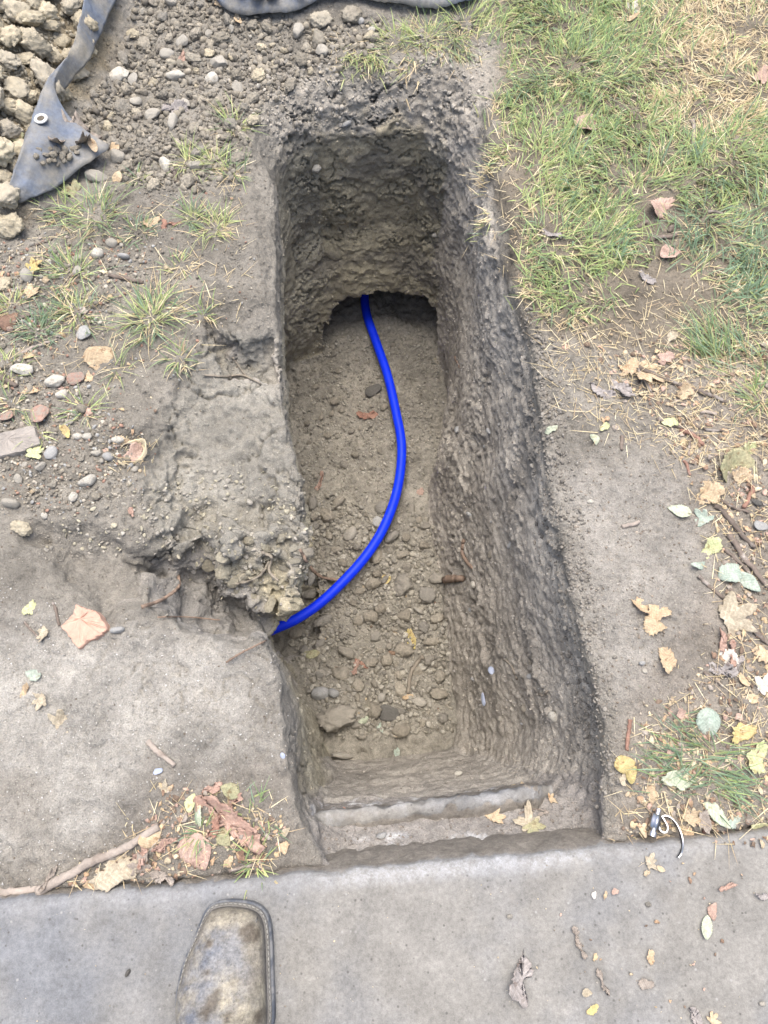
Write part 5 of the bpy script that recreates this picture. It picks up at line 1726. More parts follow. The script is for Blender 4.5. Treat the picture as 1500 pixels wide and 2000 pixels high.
    sepc = nt.nodes.new('ShaderNodeSeparateColor'); nt.links.new(att.outputs[0], sepc.inputs[0])
    dusty = ramp(nt, n4.outputs[0], [(0.36, gray(0)), (0.54, gray(1))]).outputs[0]
    dusty = mixc(nt, 'MULTIPLY', 1.0, dusty, sepc.outputs[0])
    c = mixc(nt, 'MIX', dusty, c, (0.168, 0.170, 0.176))
    blue = ramp(nt, n5.outputs[0], [(0.50, gray(0)), (0.64, gray(0.75))]).outputs[0]
    blue = mixc(nt, 'MULTIPLY', 1.0, blue, sepc.outputs[0])
    c = mixc(nt, 'MIX', blue, c, (0.080, 0.092, 0.120))
    brown = ramp(nt, n2.outputs[0], [(0.60, gray(0)), (0.70, gray(0.7))]).outputs[0]
    c = mixc(nt, 'MIX', brown, c, (0.07, 0.058, 0.045))
    c = mixc(nt, 'MIX', sepc.outputs[1], c, (0.08, 0.066, 0.050))
    c = mixc(nt, 'MIX', sepc.outputs[2], c, (0.105, 0.098, 0.092))
    r3 = ramp(nt, n3.outputs[0], [(0.32, gray(0.66)), (0.68, gray(1.30))])
    n6 = noise_node(nt, mp.outputs[0], 75, 5, 0.75)
    c = mixc(nt, 'MULTIPLY', 1.0, c, ramp(nt, n6.outputs[0], [(0.32, gray(0.68)), (0.66, gray(1.28))]).outputs[0])
    n7 = noise_node(nt, pos, 120, 4, 0.8)
    c = mixc(nt, 'MIX', ramp(nt, n7.outputs[0], [(0.63, gray(0)), (0.69, gray(0.85))]).outputs[0], c, (0.06, 0.058, 0.06))
    c = mixc(nt, 'MULTIPLY', 1.0, c, r3.outputs[0])
    nt.links.new(c, b.inputs['Base Color'])
    p_ = bump(nt, None, n3.outputs[0], 0.0012, 0.6)
    bump(nt, b, n2.outputs[0], 0.004, 0.5, p_)
    b.inputs['Roughness'].default_value = 0.62
    b.inputs['Specular IOR Level'].default_value = 0.35

    # heights along the foot: s = 0 at the toe tip
    tip = ((top[8] + top[9]) / 2)

    def crown(s):
        return np.interp(s, [0.0, 0.012, 0.03, 0.07, 0.11, 0.15, 0.19, 0.24, 0.33], [0.046, 0.054, 0.058, 0.066, 0.080, 0.105, 0.115, 0.105, 0.09])
    rows = []
    in0 = inset(0.0078)
    S0 = -((in0 - tip) @ ax)
    for k, t in enumerate(np.linspace(0, 1, 17)):
        # t: from the welt up over the top; superellipse towards the midline
        up = np.sin(t * np.pi / 2) ** 0.85
        inw = 1 - (1 - (t ** 2.6))
        mid = tip - np.outer(np.clip(S0, 0.030, 0.30), ax) + np.outer(np.zeros(n), rt)
        # midline of the foot at each s
        cl = np.interp(S0, [0, 0.3], [0, 0])
        xoff = ((in0 - tip) @ rt)
        # centre line drifts with the outline
        sgrid = np.linspace(0, 0.33, 40)
        ctr = []
        for sg in sgrid:
            near = np.abs(S0 - sg) < 0.02
            ctr.append((xoff[near].min() + xoff[near].max()) / 2 if near.any() else 0)
        cxo = np.interp(np.clip(S0, 0.02, 0.30), sgrid, ctr)
        mid = tip - np.outer(np.clip(S0, 0.026, 0.305), ax) + np.outer(cxo, rt)
        xy = in0 * (1 - inw) + mid * inw
        # set back a little above the welt at the toe
        S = -((xy - tip) @ ax)
        zt = 0.0245 + (crown(S) - 0.0245) * up
        rows.append(np.hstack([xy, zt[:, None]]))
    V = np.vstack(rows); k = n
    F = []
    for i in range(len(rows) - 1):
        for j in range(k):
            F.append((i * k + j, i * k + (j + 1) % k, (i + 1) * k + (j + 1) % k, (i + 1) * k + j))
    s_ = -((V[:, :2] - tip) @ ax); xr = (V[:, :2] - tip) @ rt
    # creases across the ball of the foot
    V[:, 2] += (0.0022 * np.sin((s_ - 0.3 * xr) * 330 + 2 * perlin(V * 30)) * np.exp(-((s_ - 0.125) / 0.03) ** 2) + 0.0015 * fbm(V * 40, 3) + 0.0012 * fbm(V * 14, 2) + 0.0008 * fbm(V * 110, 3)) * sstep(0.03, 0.05, V[:, 2])
    nz = fbm(V * 55, 3)
    topm = sstep(0.045, 0.058, V[:, 2] - 0.10 * np.clip(s_ - 0.05, 0, 1))
    dirt = np.zeros(len(V))
    for (a, b_, r_) in [(487, 1813, 9), (493, 1828, 14), (472, 1822, 12), (480, 1838, 8), (417, 1955, 15), (428, 1935, 9), (409, 1970, 12), (403, 1898, 6), (400, 1917, 5), (408, 1841, 7), (505, 1985, 12), (452, 1982, 9)]:
        q = P(a, b_, 0.062)
        dirt = np.maximum(dirt, 1 - sstep(0.5, 1.2, np.linalg.norm(V[:, :2] - q[:2], axis=1) / (r_ / FPX * 1.0) + 0.35 * nz))
    side = (1 - sstep(0.030, 0.046, V[:, 2])) * 0.9  # low sides of the upper painted darker, as shading in the leather colour
    colr = np.stack([topm * sstep(0.022, 0.05, s_ + 0.016 * nz) * (1 - 0.9 * sstep(0.022, 0.034, xr + 0.006 * nz - 0.0 * s_)), dirt * 0.9, side], 1)
    me = mesh_py('upper', V - org, F, m)
    a_ = me.color_attributes.new('tint', 'FLOAT_COLOR', 'POINT')
    cc = np.ones((len(V), 4), np.float32); cc[:, :3] = np.clip(colr, 0, 1); a_.data.foreach_set('color', cc.ravel())
    up_o = link('upper', me, root)
    # shaft of the boot, behind the picture
    rings = []
    for z, sc_, sh in [(0.07, 0.92, 0.0), (0.10, 0.98, -0.004), (0.14, 0.97, -0.008), (0.19, 1.02, -0.012), (0.235, 1.08, -0.012), (0.24, 1.10, -0.012), (0.236, 0.98, -0.012), (0.18, 0.92, -0.012), (0.10, 0.85, -0.006)]:
        a = np.linspace(0, 2 * np.pi, 40, endpoint=False)
        c_ = tip - ax * (0.245 - sh)
        xy = c_ + np.outer(np.cos(a) * 0.043 * sc_, rt) + np.outer(np.sin(a) * 0.058 * sc_, ax)
        rings.append(np.hstack([xy, np.full((40, 1), z)]))
    sh_o = loft('shaft', rings, m, False)
    a_ = sh_o.data.color_attributes.new('tint', 'FLOAT_COLOR', 'POINT')
    a_.data.foreach_set('color', np.tile([0.6, 0.0, 0.2, 1.0], len(sh_o.data.vertices)).astype(np.float32))
    sd_ = sh_o.modifiers.new('thick', 'SOLIDIFY'); sd_.thickness = 0.002
    # small punched holes and scuffs at the toe cap
    for (a, b_) in [(434, 1790), (467, 1793), (499, 1801)]:
        q = np.array(P(a, b_, 0.045))
        v, f = tube(np.array([q + [0, 0.004, -0.006], q + [0, 0.0, 0.0015]]), 0.0024, 8)
        link('scuff', mesh_py('scuff', v - org, f, M_DARKSTONE), up_o)
    return root


boot()


# ================================================================== tarpaulins
M_TARP = None


def tarp_mat():
    m, nt, b = new_mat('woven_tarpaulin')
    tcn = nt.nodes.new('ShaderNodeTexCoord'); pos = tcn.outputs['Object']
    n1 = noise_node(nt, pos, 9, 6, 0.7)
    c = ramp(nt, n1.outputs[0], [(0.30, (0.098, 0.128, 0.190)), (0.42, (0.130, 0.150, 0.185)), (0.52, (0.170, 0.172, 0.172)), (0.66, (0.26, 0.240, 0.20))]).outputs[0]
    n2 = noise_node(nt, pos, 130, 4, 0.7)
    r2 = ramp(nt, n2.outputs[0], [(0.3, gray(0.8)), (0.7, gray(1.18))]).outputs[0]
    c = mixc(nt, 'MULTIPLY', 1.0, c, r2)
    nt.links.new(c, b.inputs['Base Color'])
    v = N(nt, 'ShaderNodeTexVoronoi', Scale=700.0); nt.links.new(pos, v.inputs['Vector'])
    p_ = bump(nt, None, n2.outputs[0], 0.002, 0.5)
    bump(nt, b, v.outputs['Distance'], 0.0006, 0.5, p_)
    b.inputs['Roughness'].default_value = 0.55
    b.inputs['Specular IOR Level'].default_value = 0.35
    return m


M_TARP = tarp_mat()


def tarp(name, A, B, lift, label, waves=0.006, na=16):
    """a sheet between two photo edges; lift(s, t) is its height over the soil"""
    A = catmull(A, 12)[:, :2]; B = catmull(B, 12)[:, :2]
    n = 90
    def res(Q):
        L = np.concatenate([[0], np.cumsum(np.linalg.norm(np.diff(Q, axis=0), axis=1))])
        s = np.linspace(0, L[-1], n)
        return np.stack([np.interp(s, L, Q[:, 0]), np.interp(s, L, Q[:, 1])], 1)
    A, B = res(A), res(B)
    V = []
    for i in range(n):
        for j in range(na + 1):
            t = j / na
            q = A[i] * (1 - t) + B[i] * t
            p, nn, _ = hit_px(*q)
            z = lift(i / (n - 1), t) + waves * float(perlin(np.array([[p[0] * 14, p[1] * 14, 2.0]]))[0])
            V.append((p[0], p[1], p[2] + max(0.002, z)))
    V = np.array(V)
    # smooth out the roughness of the ground underneath
    G = V.reshape(n, na + 1, 3)
    for _ in range(6):
        G[1:-1, :, 2] = 0.5 * G[1:-1, :, 2] + 0.25 * (G[:-2, :, 2] + G[2:, :, 2])
        G[:, 1:-1, 2] = 0.5 * G[:, 1:-1, 2] + 0.25 * (G[:, :-2, 2] + G[:, 2:, 2])
    V = G.reshape(-1, 3)
    F = []
    for i in range(n - 1):
        for j in range(na):
            a = i * (na + 1) + j
            F.append((a, a + 1, a + na + 2, a + na + 1))
    o = link(name, mesh_py(name, V, F, M_TARP))
    s = o.modifiers.new('thick', 'SOLIDIFY'); s.thickness = 0.0018; s.offset = 1
    tag(o, label, 'tarpaulin')
    return o, G


# strip that runs down the heap to a folded corner
t1, G1 = tarp('tarpaulin',
              [(196, -60, 0), (190, 0, 0), (180, 70, 0), (166, 130, 0), (150, 172, 0), (122, 202, 0), (102, 232, 0), (76, 290, 0), (52, 345, 0), (28, 406, 0)],
              [(254, -60, 0), (246, 0, 0), (222, 68, 0), (186, 150, 0), (160, 182, 0), (140, 210, 0), (126, 236, 0), (140, 264, 0), (180, 292, 0), (224, 312, 0), (165, 350, 0), (110, 382, 0), (44, 407, 0)],
              lambda s, t: (0.036 if s < 0.6 else 0.036 - 0.06 * (s - 0.6)) + 0.022 * (1 - t) + 0.02 * math.exp(-((s - 0.52) / 0.08) ** 2) * (1 - s) * 0.8 + 0.014 * math.sin(t * 3.1) * (1 - abs(2 * s - 1)),
              'blue grey tarpaulin edge with a metal grommet running down the spoil heap')
# grommet: metal ring with a dark disc painted in as its shaded hole
m_gr = simple_mat('zinc_ring', (0.50, 0.50, 0.49), 0.2, 80, 0.45, 0.0005, ((0.30, 0.27, 0.22), 40, 0.55, 0.6), spec=0.5)
p, nn, _ = hit_px(98, 276)
dg = depth_of(p)
a = np.linspace(0, 2 * np.pi, 33)
zc = 0.028
gq, gn, gd = None, None, 9
i_, j_ = min(((i, j) for i in range(G1.shape[0]) for j in range(G1.shape[1])), key=lambda q: (G1[q][0] - p[0]) ** 2 + (G1[q][1] - p[1]) ** 2)
c0 = G1[i_, j_] + np.array([0, 0, 0.0035])
rr = 10.0 / FPX * dg
V, F = tube(np.stack([c0[0] + rr * np.cos(a), c0[1] + rr * np.sin(a), c0[2] + 0 * a], 1), rr * 0.34, 10, 0.6)
gr = link('grommet', mesh_py('grommet', V, F, m_gr), t1)
gr.matrix_parent_inverse = Matrix.Identity(4)
V = [(c0[0] + rr * 0.75 * math.cos(q), c0[1] + rr * 0.75 * math.sin(q), c0[2] + 0.0006) for q in a[:-1]] + [(c0[0] + rr * 0.75 * math.cos(q), c0[1] + rr * 0.75 * math.sin(q), c0[2] - 0.001) for q in a[:-1]]
F = [tuple(range(32)), tuple(range(63, 31, -1))] + [(k, k + 32, (k + 1) % 32 + 32, (k + 1) % 32) for k in range(32)]
link('grommet_hole', mesh_py('grommet_hole', V, F, simple_mat('ring_hole_shade', (0.115, 0.10, 0.08), 0.3, 80)), gr)
# the sheet along the top of the picture
t2, G2 = tarp('tarpaulin',
              [(408, -10, 0), (430, 22, 0), (462, 38, 0), (515, 43, 0), (565, 39, 0), (605, 24, 0), (645, 9, 0), (700, 8, 0), (750, 19, 0), (805, 28, 0), (862, 28, 0), (912, 18, 0), (940, 0, 0)],
              [(400, -110, 0), (440, -110, 0), (480, -110, 0), (530, -110, 0), (580, -110, 0), (625, -110, 0), (665, -110, 0), (710, -110, 0), (760, -110, 0), (810, -110, 0), (860, -110, 0), (910, -110, 0), (960, -110, 0)],
              lambda s, t: 0.018 + 0.020 * math.sin(min(1, t * 2.2) * 1.57),
              'blue grey tarpaulin sheet with a wavy edge along the top of the ground', 0.012)
t1.location = (0, 0, 0)
for (px_, py_, w) in [(508, 12, 46), (540, 20, 30), (585, 8, 34), (560, 0, 30), (478, 16, 24), (465, 2, 30), (598, 20, 18), (530, -4, 34)]:
    o = put_stone(px_, py_, w, 'clod', M_CLOD, 'earth_clod', 'yellowish earth clod lying on the upper tarpaulin sheet', 'clod', 'clods on the upper tarpaulin', 0.9, None, 3, 0.1)
    o.location.z += 0.036
put_o = put_leaf(587, 14, 30, 'scrap', 'ygreen', 80, 'fallen_leaf', 'yellow green leaf lying on the clods of the upper tarpaulin', 'leaf', group='fallen leaves', lift=0.06)
put_leaf(955, 4, 0.1, 'scrap', 'tan', 0, 'fallen_leaf', '', '') if False else None
for o in list(COL.objects):
    if o.get('label', '').startswith(('broad grey brown bark slab', 'narrow orange leaf lying on the edge of the tarp')): o.location.z += 0.04
# soil lying on the folded corner
for (px_, py_, w) in [(140, 325, 20), (158, 322, 17), (170, 318, 14), (148, 338, 18), (118, 333, 19), (88, 338, 15), (132, 316, 15), (110, 345, 14), (165, 330, 13), (125, 325, 17), (100, 312, 13), (140, 345, 12), (182, 314, 12), (105, 335, 16), (92, 322, 14), (120, 344, 15), (135, 335, 18), (98, 350, 12), (112, 322, 12), (128, 352, 12), (150, 330, 14)]:
    o = put_stone(px_, py_, w, 'clod', M_CLODFLOOR, 'soil_crumb', 'brown soil crumb lying on the folded corner of the tarpaulin', 'clod', 'soil crumbs on the tarpaulin corner', 0.9, None, 3, 0.1)
    o.location.z += 0.038


# ================================================================== terracotta, slab fragment
def prism(name, poly_px, hgt, mat, label, cat, tilt=(0, 0), lift=0.0, bev=0.002, rough=0.0015):
    c = np.mean(poly_px, 0)
    p, nn, _ = hit_px(*c)
    pts = np.array([P(a, b, p[2] + hgt) for a, b in poly_px]) - np.array([p[0], p[1], p[2] + hgt])
    Q = []
    k = len(pts)
    for i in range(k):
        for t in np.linspace(0, 1, 7, endpoint=False):
            q = pts[i] * (1 - t) + pts[(i + 1) % k] * t
            Q.append(q[:2] * (1 + rough / 0.03 * RNG.normal() * 0.5))
    Q = np.array(Q); n = len(Q)
    rings = [(1.0, 0.0), (1.01, 0.3), (1.0, 0.85), (0.985, 0.96), (0.95, 1.0), (0.6, 1.0), (0.25, 1.0)]
    V = []
    for s, t in rings:
        nz = rough * RNG.normal(size=n) * 0.6 if s > 0.9 else rough * 0.4 * RNG.normal(size=n)
        V += [(q[0] * s, q[1] * s, t * hgt + e) for q, e in zip(Q, nz)]
    V.append((0, 0, hgt))
    F = [(r * n + j, r * n + (j + 1) % n, (r + 1) * n + (j + 1) % n, (r + 1) * n + j) for r in range(len(rings) - 1) for j in range(n)]
    F += [((len(rings) - 1) * n + j, (len(rings) - 1) * n + (j + 1) % n, len(V) - 1) for j in range(n)]
    F.append(tuple(range(n))[::-1])
    me = mesh_py(name, V, F, mat, False)
    o = link(name, me)
    o.rotation_euler = (tilt[0], tilt[1], 0)
    o.location = p + Vector((0, 0, lift))
    return tag(o, label, cat)


prism('terracotta_tile', [(117, 1219), (143, 1196), (149, 1177), (172, 1186), (188, 1190), (212, 1224), (196, 1236), (150, 1262)], 0.020, M_TILE,
      'broken pinkish terracotta tile piece on the dusty ground left of the trench', 'tile', (0.10, -0.05), -0.003)
prism('stone_fragment', [(-30, 850), (62, 827), (74, 862), (30, 880), (-30, 896)], 0.018, simple_mat('grey_slab', (0.275, 0.25, 0.225), 0.15, 50, 0.9, 0.002),
      'flat grey slab fragment at the left edge below the brick', 'slab', (0.05, 0.04), -0.004)


# ================================================================== twigs, roots
def put_twig(pts, w, mat, name, label, cat, group=None, knots=0.16, squash=0.9, lift=0.6, sag=True):
    W, R = [], []
    dense = catmull(np.array([(a, b, 0) for a, b in pts], float), 8)[:, :2] if len(pts) > 2 else np.array(pts, float)[0] + np.linspace(0, 1, 14)[:, None] * (np.array(pts[-1], float) - np.array(pts[0], float))
    for q in dense:
        p, nn, _ = hit_px(*q)
        r = 0.5 * w / FPX * depth_of(p)
        W.append(np.array(p) + np.array([0, 0, r * lift])); R.append(r)
    W = np.array(W); R = np.array(R)
    if sag:    # a stiff stick bridges the hollows
        n = len(W)
        t = np.linspace(0, 1, n)
        fit = np.polyfit(t, W[:, 2], 2)
        zs = np.polyval(fit, t)
        W[:, 2] = np.maximum(W[:, 2] - 0.4 * R, zs)
    n = len(W)
    side = np.cumsum(RNG.normal(size=(n, 2)) * R.mean() * 0.10, 0); side -= np.linspace(0, 1, n)[:, None] * side[-1]
    W[:, :2] += side
    R = R * (1 + knots * np.clip(RNG.normal(size=n), -1, 2) * (RNG.random(n) < 0.35)) * np.linspace(1.08, 0.86, n)
    org = W[n // 2].copy()
    V, F = tube(W - org, R, 9, squash, 0.05, int(RNG.integers(1e6)))
    o = link(name, mesh_py(name, V, F, mat))
    o.location = org
    return tag(o, label, cat, group)


TWIGS = [
    ([(1234, 711), (1275, 733), (1320, 750), (1370, 768), (1418, 786)], 9, M_TWIG, 'long dark twig below the lawn on the right, longest of its area'),
    ([(1245, 721), (1258, 742), (1271, 766)], 6, M_GREYWOOD, 'short grey twig crossing under the left end of the long dark twig'),
    ([(1282, 820), (1330, 838), (1380, 856)], 8, M_TWIG, 'pale upper twig of the crossed bunch on the right'),
    ([(1328, 840), (1352, 850), (1374, 870)], 9, M_REDTWIG, 'reddish thick twig under the pale one of the crossed bunch'),
    ([(1372, 838), (1396, 841), (1422, 846)], 6, M_TWIG, 'thin twig running right from the crossed bunch'),
    ([(1366, 806), (1382, 806), (1398, 810)], 8, M_GREYWOOD, 'pale grey stub above the crossed bunch of twigs'),
    ([(1346, 858), (1344, 892)], 6, M_TWIG, 'short upright twig below the crossed bunch'),
    ([(1340, 815), (1352, 826), (1366, 838)], 7, M_TWIG, 'dark stub touching the crossed bunch from above'),
    ([(1215, 851), (1213, 880)], 7, M_TWIG, 'short dark twig stub alone on the bare path'),
    ([(1395, 988), (1418, 1008), (1445, 1040), (1472, 1070)], 10, M_TWIG, 'brown stick from the tan ragged leaf down to the right'),
    ([(1408, 978), (1430, 990), (1462, 1002)], 7, M_TWIG, 'thin stick leaving the brown stick towards the right edge'),
    ([(1422, 1046), (1448, 1085), (1475, 1120), (1512, 1160)], 11, M_TWIG, 'longest stick at the right edge beside the blue green leaves'),
    ([(1416, 1075), (1445, 1102), (1474, 1134)], 7, M_TWIG, 'thin stick over the folded blue green leaf'),
    ([(1364, 1125), (1385, 1146), (1412, 1168)], 8, M_TWIG, 'knotty twig above the large beige lobed leaf'),
    ([(1424, 1150), (1434, 1164), (1448, 1178)], 7, M_TWIG, 'short twig between the knotty twig and the right edge'),
    ([(1465, 1222), (1480, 1240), (1515, 1272)], 11, M_TWIG, 'thick stick coming out from behind the large beige lobed leaf'),
    ([(1470, 948), (1462, 970), (1450, 994)], 9, M_REDTWIG, 'brown upright stick at the right edge below the large dull green leaf'),
    ([(1335, 900), (1342, 912), (1347, 930)], 6, M_REDTWIG, 'small reddish twig at the upper left of the litter'),
    ([(1230, 1406), (1227, 1436), (1224, 1466)], 8, M_REDTWIG, 'straight reddish twig standing alone above the yellow oval leaf'),
    ([(1374, 1312), (1392, 1326), (1412, 1340)], 6, M_TWIG, 'short twig below the grey bark chip'),
    ([(1448, 1280), (1436, 1300), (1426, 1318)], 7, M_TWIG, 'short dark twig beside the slim grey bark chip'),
    ([(1385, 1600), (1378, 1618), (1370, 1632)], 8, M_REDTWIG, 'brown twig stub on the litter near the pavement'),
    ([(1215, 1030), (1230, 1026), (1248, 1020)], 8, M_GREYWOOD, 'dusty grey twig half buried in the bare path'),
    ([(1352, 238), (1355, 262), (1350, 290), (1341, 312)], 7, M_GREYWOOD, 'pale twig lying in the lawn'),
    ([(1268, 470), (1290, 466), (1322, 460)], 9, M_TWIG, 'dark twig on the bare patch in the lawn'),
    ([(1238, 448), (1252, 440), (1264, 434)], 8, M_TWIG, 'short dark twig left on the bare patch in the lawn'),
    ([(1305, 452), (1315, 444), (1320, 438)], 9, M_TWIG, 'dark bent stub under the pale pink leaf in the lawn'),
    ([(1382, 416), (1396, 414), (1410, 418)], 6, M_GREYWOOD, 'whitish stub in the lawn above the bare patch'),
    ([(288, 1448), (305, 1464), (342, 1496)], 11, M_GREYWOOD, 'pale stick with a frayed end on the dusty ground in the lower left'),
    ([(214, 540), (245, 546), (280, 553)], 9, M_TWIG, 'brown twig among the stones of the left bank'),
    ([(-12, 736), (12, 745), (34, 757)], 12, M_TWIG, 'forked grey twig at the left edge by the angular white stone'),
    ([(38, 692), (70, 678), (112, 664)], 6, M_GREYWOOD, 'thin grey twig below the dark green tuft'),
    ([(336, 330), (341, 342), (344, 358)], 9, M_TWIG, 'short grey brown twig below the upright pale stone'),
    ([(68, 480), (85, 474), (102, 468)], 5, M_TWIG, 'thin dark twig right of the pale rough clod'),
    ([(222, 872), (250, 866), (268, 872)], 7, M_GREYWOOD, 'pale stub above the ring of dry straw'),
    ([(24, 632), (42, 622), (60, 616)], 8, M_TWIG, 'dark stick beside the dark brown leaf'),
    ([(104, 1178), (112, 1200), (116, 1222)], 6, M_TWIG, 'dark thin twig against the left side of the terracotta piece'),
    ([(48, 1214), (62, 1232), (76, 1246)], 5, M_TWIG, 'thin twig in the shrivelled leaf near the terracotta piece'),
    ([(1012, 1590), (1040, 1580), (1072, 1585)], 3, M_TWIG, 'hair thin twig across the mud shelf'),
    ([(448, 1700), (475, 1694), (500, 1688)], 7, M_TWIG, 'short dark twig at the pavement edge by the corner grass'),
]
for pts, w, mt, lab in TWIGS:
    put_twig(pts, w, mt, 'twig', lab, 'twig', 'twigs in the litter')
put_twig([(74, 1742), (110, 1722), (170, 1690), (235, 1656), (312, 1614)], 18, M_GREYWOOD, 'branch', 'thick pale grey branch lying by the pavement in the lower left', 'branch', None, 0.08, 0.8, 0.55)
put_twig([(-14, 1742), (25, 1738), (72, 1736)], 16, M_GREYWOOD, 'branch', 'pale dusty stick end at the left edge along the pavement', 'branch', None, 0.1, 0.7, 0.4)
ROOTS = [
    ([(588, 1086), (604, 1110), (625, 1132), (648, 1138), (670, 1142)], 6, M_ROOT, 'reddish root hanging out from the left wall over the blue pipe', 0.03),
    ([(284, 1193), (315, 1182), (338, 1168), (354, 1152), (355, 1132)], 7, M_ROOT, 'forked reddish root bridging the side channel', 0.02),
    ([(444, 1297), (470, 1280), (490, 1270), (522, 1254)], 4, M_ROOT, 'thin root on the block in front of the pipe end', 0.01),
    ([(312, 1209), (370, 1208), (432, 1214)], 3, M_ROOT, 'hair root stretched across the side channel', 0.01),
    ([(826, 1284), (812, 1298), (800, 1316), (797, 1356)], 8, M_GREYROOT, 'grey root piece on the trench floor', 0.004),
    ([(905, 1058), (902, 1078), (908, 1096), (922, 1112)], 8, M_ROOT, 'reddish root hanging on the right wall', 0.008),
    ([(868, 1137), (884, 1137), (904, 1134)], 14, M_ROOT, 'cut reddish root stub sticking out of the right wall', 0.012),
    ([(982, 1288), (996, 1300), (1008, 1328)], 5, M_GREYROOT, 'thin pale root on the right wall near the front', 0.006),
    ([(1052, 1358), (1062, 1360), (1068, 1350)], 5, M_GREYROOT, 'small hooked root high on the right wall', 0.006),
    ([(515, 1085), (534, 1096), (528, 1120), (545, 1140)], 6, M_GREYROOT, 'pale root in the torn face above the pipe end', 0.015),
    ([(456, 1148), (484, 1142), (512, 1128), (528, 1102)], 5, M_GREYROOT, 'long pale root across the torn face left of the pipe', 0.015),
    ([(455, 700), (480, 735), (510, 752)], 3, M_GREYROOT, 'faint root on the slumped block left of the trench', 0.003),
    ([(400, 735), (440, 738), (475, 736), (510, 752)], 4, M_GREYROOT, 'thin root along the slumped block left of the trench', 0.003),
    ([(888, 700), (893, 712), (898, 722)], 4, M_ROOT, 'tiny red root in the far part of the right wall', 0.006),
]
for pts, w, mt, lab, lf in ROOTS:
    o = put_twig(pts, w, mt, 'root', lab, 'root', 'roots in the trench walls', 0.2, 1.0, 0.6, False)
    o.location.z += lf


# ================================================================== hose clamp
def clamp():
    p, nn, _ = hit_px(1280, 1610)
    dep = depth_of(p); u = dep / FPX
    m, nt, b = new_mat('stainless_steel')
    b.inputs['Base Color'].default_value = (0.5, 0.5, 0.515, 1); b.inputs['Metallic'].default_value = 1.0; b.inputs['Roughness'].default_value = 0.3
    root = bpy.data.objects.new('hose_clamp', None); COL.objects.link(root)
    root.location = p
    tag(root, 'shiny steel hose clamp with its strap end curling onto the pavement', 'hose clamp')

    def ribbon(name, pts, wid, mat, th=0.0008, par=root):
        C = catmull(np.array(pts, float), 8)
        V, F = [], []
        for i, c in enumerate(C):
            t = C[min(i + 1, len(C) - 1)] - C[max(i - 1, 0)]; t[2] = 0; t /= np.linalg.norm(t) + 1e-9
            nr = np.array([-t[1], t[0], 0]) * th
            up = np.array([0, 0, wid])
            V += [c + nr, c - nr, c - nr + up, c + nr + up]
        for i in range(len(C) - 1):
            for k in range(4):
                F.append((i * 4 + k, i * 4 + (k + 1) % 4, (i + 1) * 4 + (k + 1) % 4, (i + 1) * 4 + k))
        F += [(0, 1, 2, 3), tuple(len(V) - 4 + k for k in (3, 2, 1, 0))]
        me = mesh_py(name, V, F, mat, False)
        return link(name, me, par)
    def q(px_, py_, z=0.0): return np.array([(px_ - 1280) * u, -(py_ - 1610) * u * 1.04, z])
    ring_ = [q(1290, 1598), q(1297, 1612), q(1295, 1622), q(1288, 1624), q(1282, 1619), q(1281, 1608), q(1286, 1598)]
    ribbon('band', [r + np.array([0, 0, 0.001]) for r in ring_], 0.012, m)
    strap = [q(1286, 1598, 0.004), q(1296, 1595, 0.004), q(1308, 1600, 0.004), q(1318, 1613, 0.003), q(1323, 1630, 0.003), q(1321, 1645, 0.006), q(1313, 1658, 0.013), q(1306, 1666, 0.013)]
    st = ribbon('strap', strap, 0.009, m)
    # thread slots along the strap
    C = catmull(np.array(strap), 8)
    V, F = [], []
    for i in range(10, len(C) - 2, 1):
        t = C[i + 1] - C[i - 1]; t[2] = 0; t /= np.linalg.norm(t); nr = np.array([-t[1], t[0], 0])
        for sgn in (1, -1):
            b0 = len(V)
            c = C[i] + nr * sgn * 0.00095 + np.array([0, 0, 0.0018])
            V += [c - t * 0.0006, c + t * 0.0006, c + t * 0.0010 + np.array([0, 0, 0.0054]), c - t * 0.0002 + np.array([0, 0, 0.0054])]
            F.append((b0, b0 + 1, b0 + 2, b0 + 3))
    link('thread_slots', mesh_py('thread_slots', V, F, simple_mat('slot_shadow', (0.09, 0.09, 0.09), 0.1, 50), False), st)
    # screw housing: a bevelled box with the worm screw in it
    bm = bmesh.new()
    bmesh.ops.create_cube(bm, size=1.0)
    bmesh.ops.scale(bm, vec=(0.013, 0.027, 0.015), verts=bm.verts)
    bmesh.ops.bevel(bm, geom=bm.edges[:], offset=0.004, segments=3, affect='EDGES')
    me = bpy.data.meshes.new('screw_housing'); bm.to_mesh(me); bm.free(); me.materials.append(m)
    me.polygons.foreach_set('use_smooth', [True] * len(me.polygons))
    h = link('screw_housing', me, root); h.location = q(1275, 1605, 0.011); h.rotation_euler = (0, 0.2, math.radians(-22))
    V, F = tube(np.array([[0, -0.021, 0], [0, -0.0142, 0], [0, -0.014, 0], [0, 0.014, 0], [0, 0.0142, 0], [0, 0.018, 0]]), [0.0055, 0.0055, 0.0035, 0.0035, 0.004, 0.004], 14)
    s = link('screw', mesh_py('screw', V, F, m, False), h); s.location = (0, 0, 0.002)
    return root


clamp()


# ================================================================== grass
M_GRASS = tint_mat('grass_blade', 0.55, 900, spec=0.3)
_nt = M_GRASS.node_tree
_b = _nt.nodes['Principled BSDF']
_tr = _nt.nodes.new('ShaderNodeBsdfTranslucent')
_nt.links.new(_b.inputs['Base Color'].links[0].from_socket, _tr.inputs[0])
_ms = _nt.nodes.new('ShaderNodeMixShader'); _ms.inputs[0].default_value = 0.3
_nt.links.new(_b.outputs[0], _ms.inputs[1]); _nt.links.new(_tr.outputs[0], _ms.inputs[2])
_nt.links.new(_ms.outputs[0], _nt.nodes['Material Output'].inputs[0])

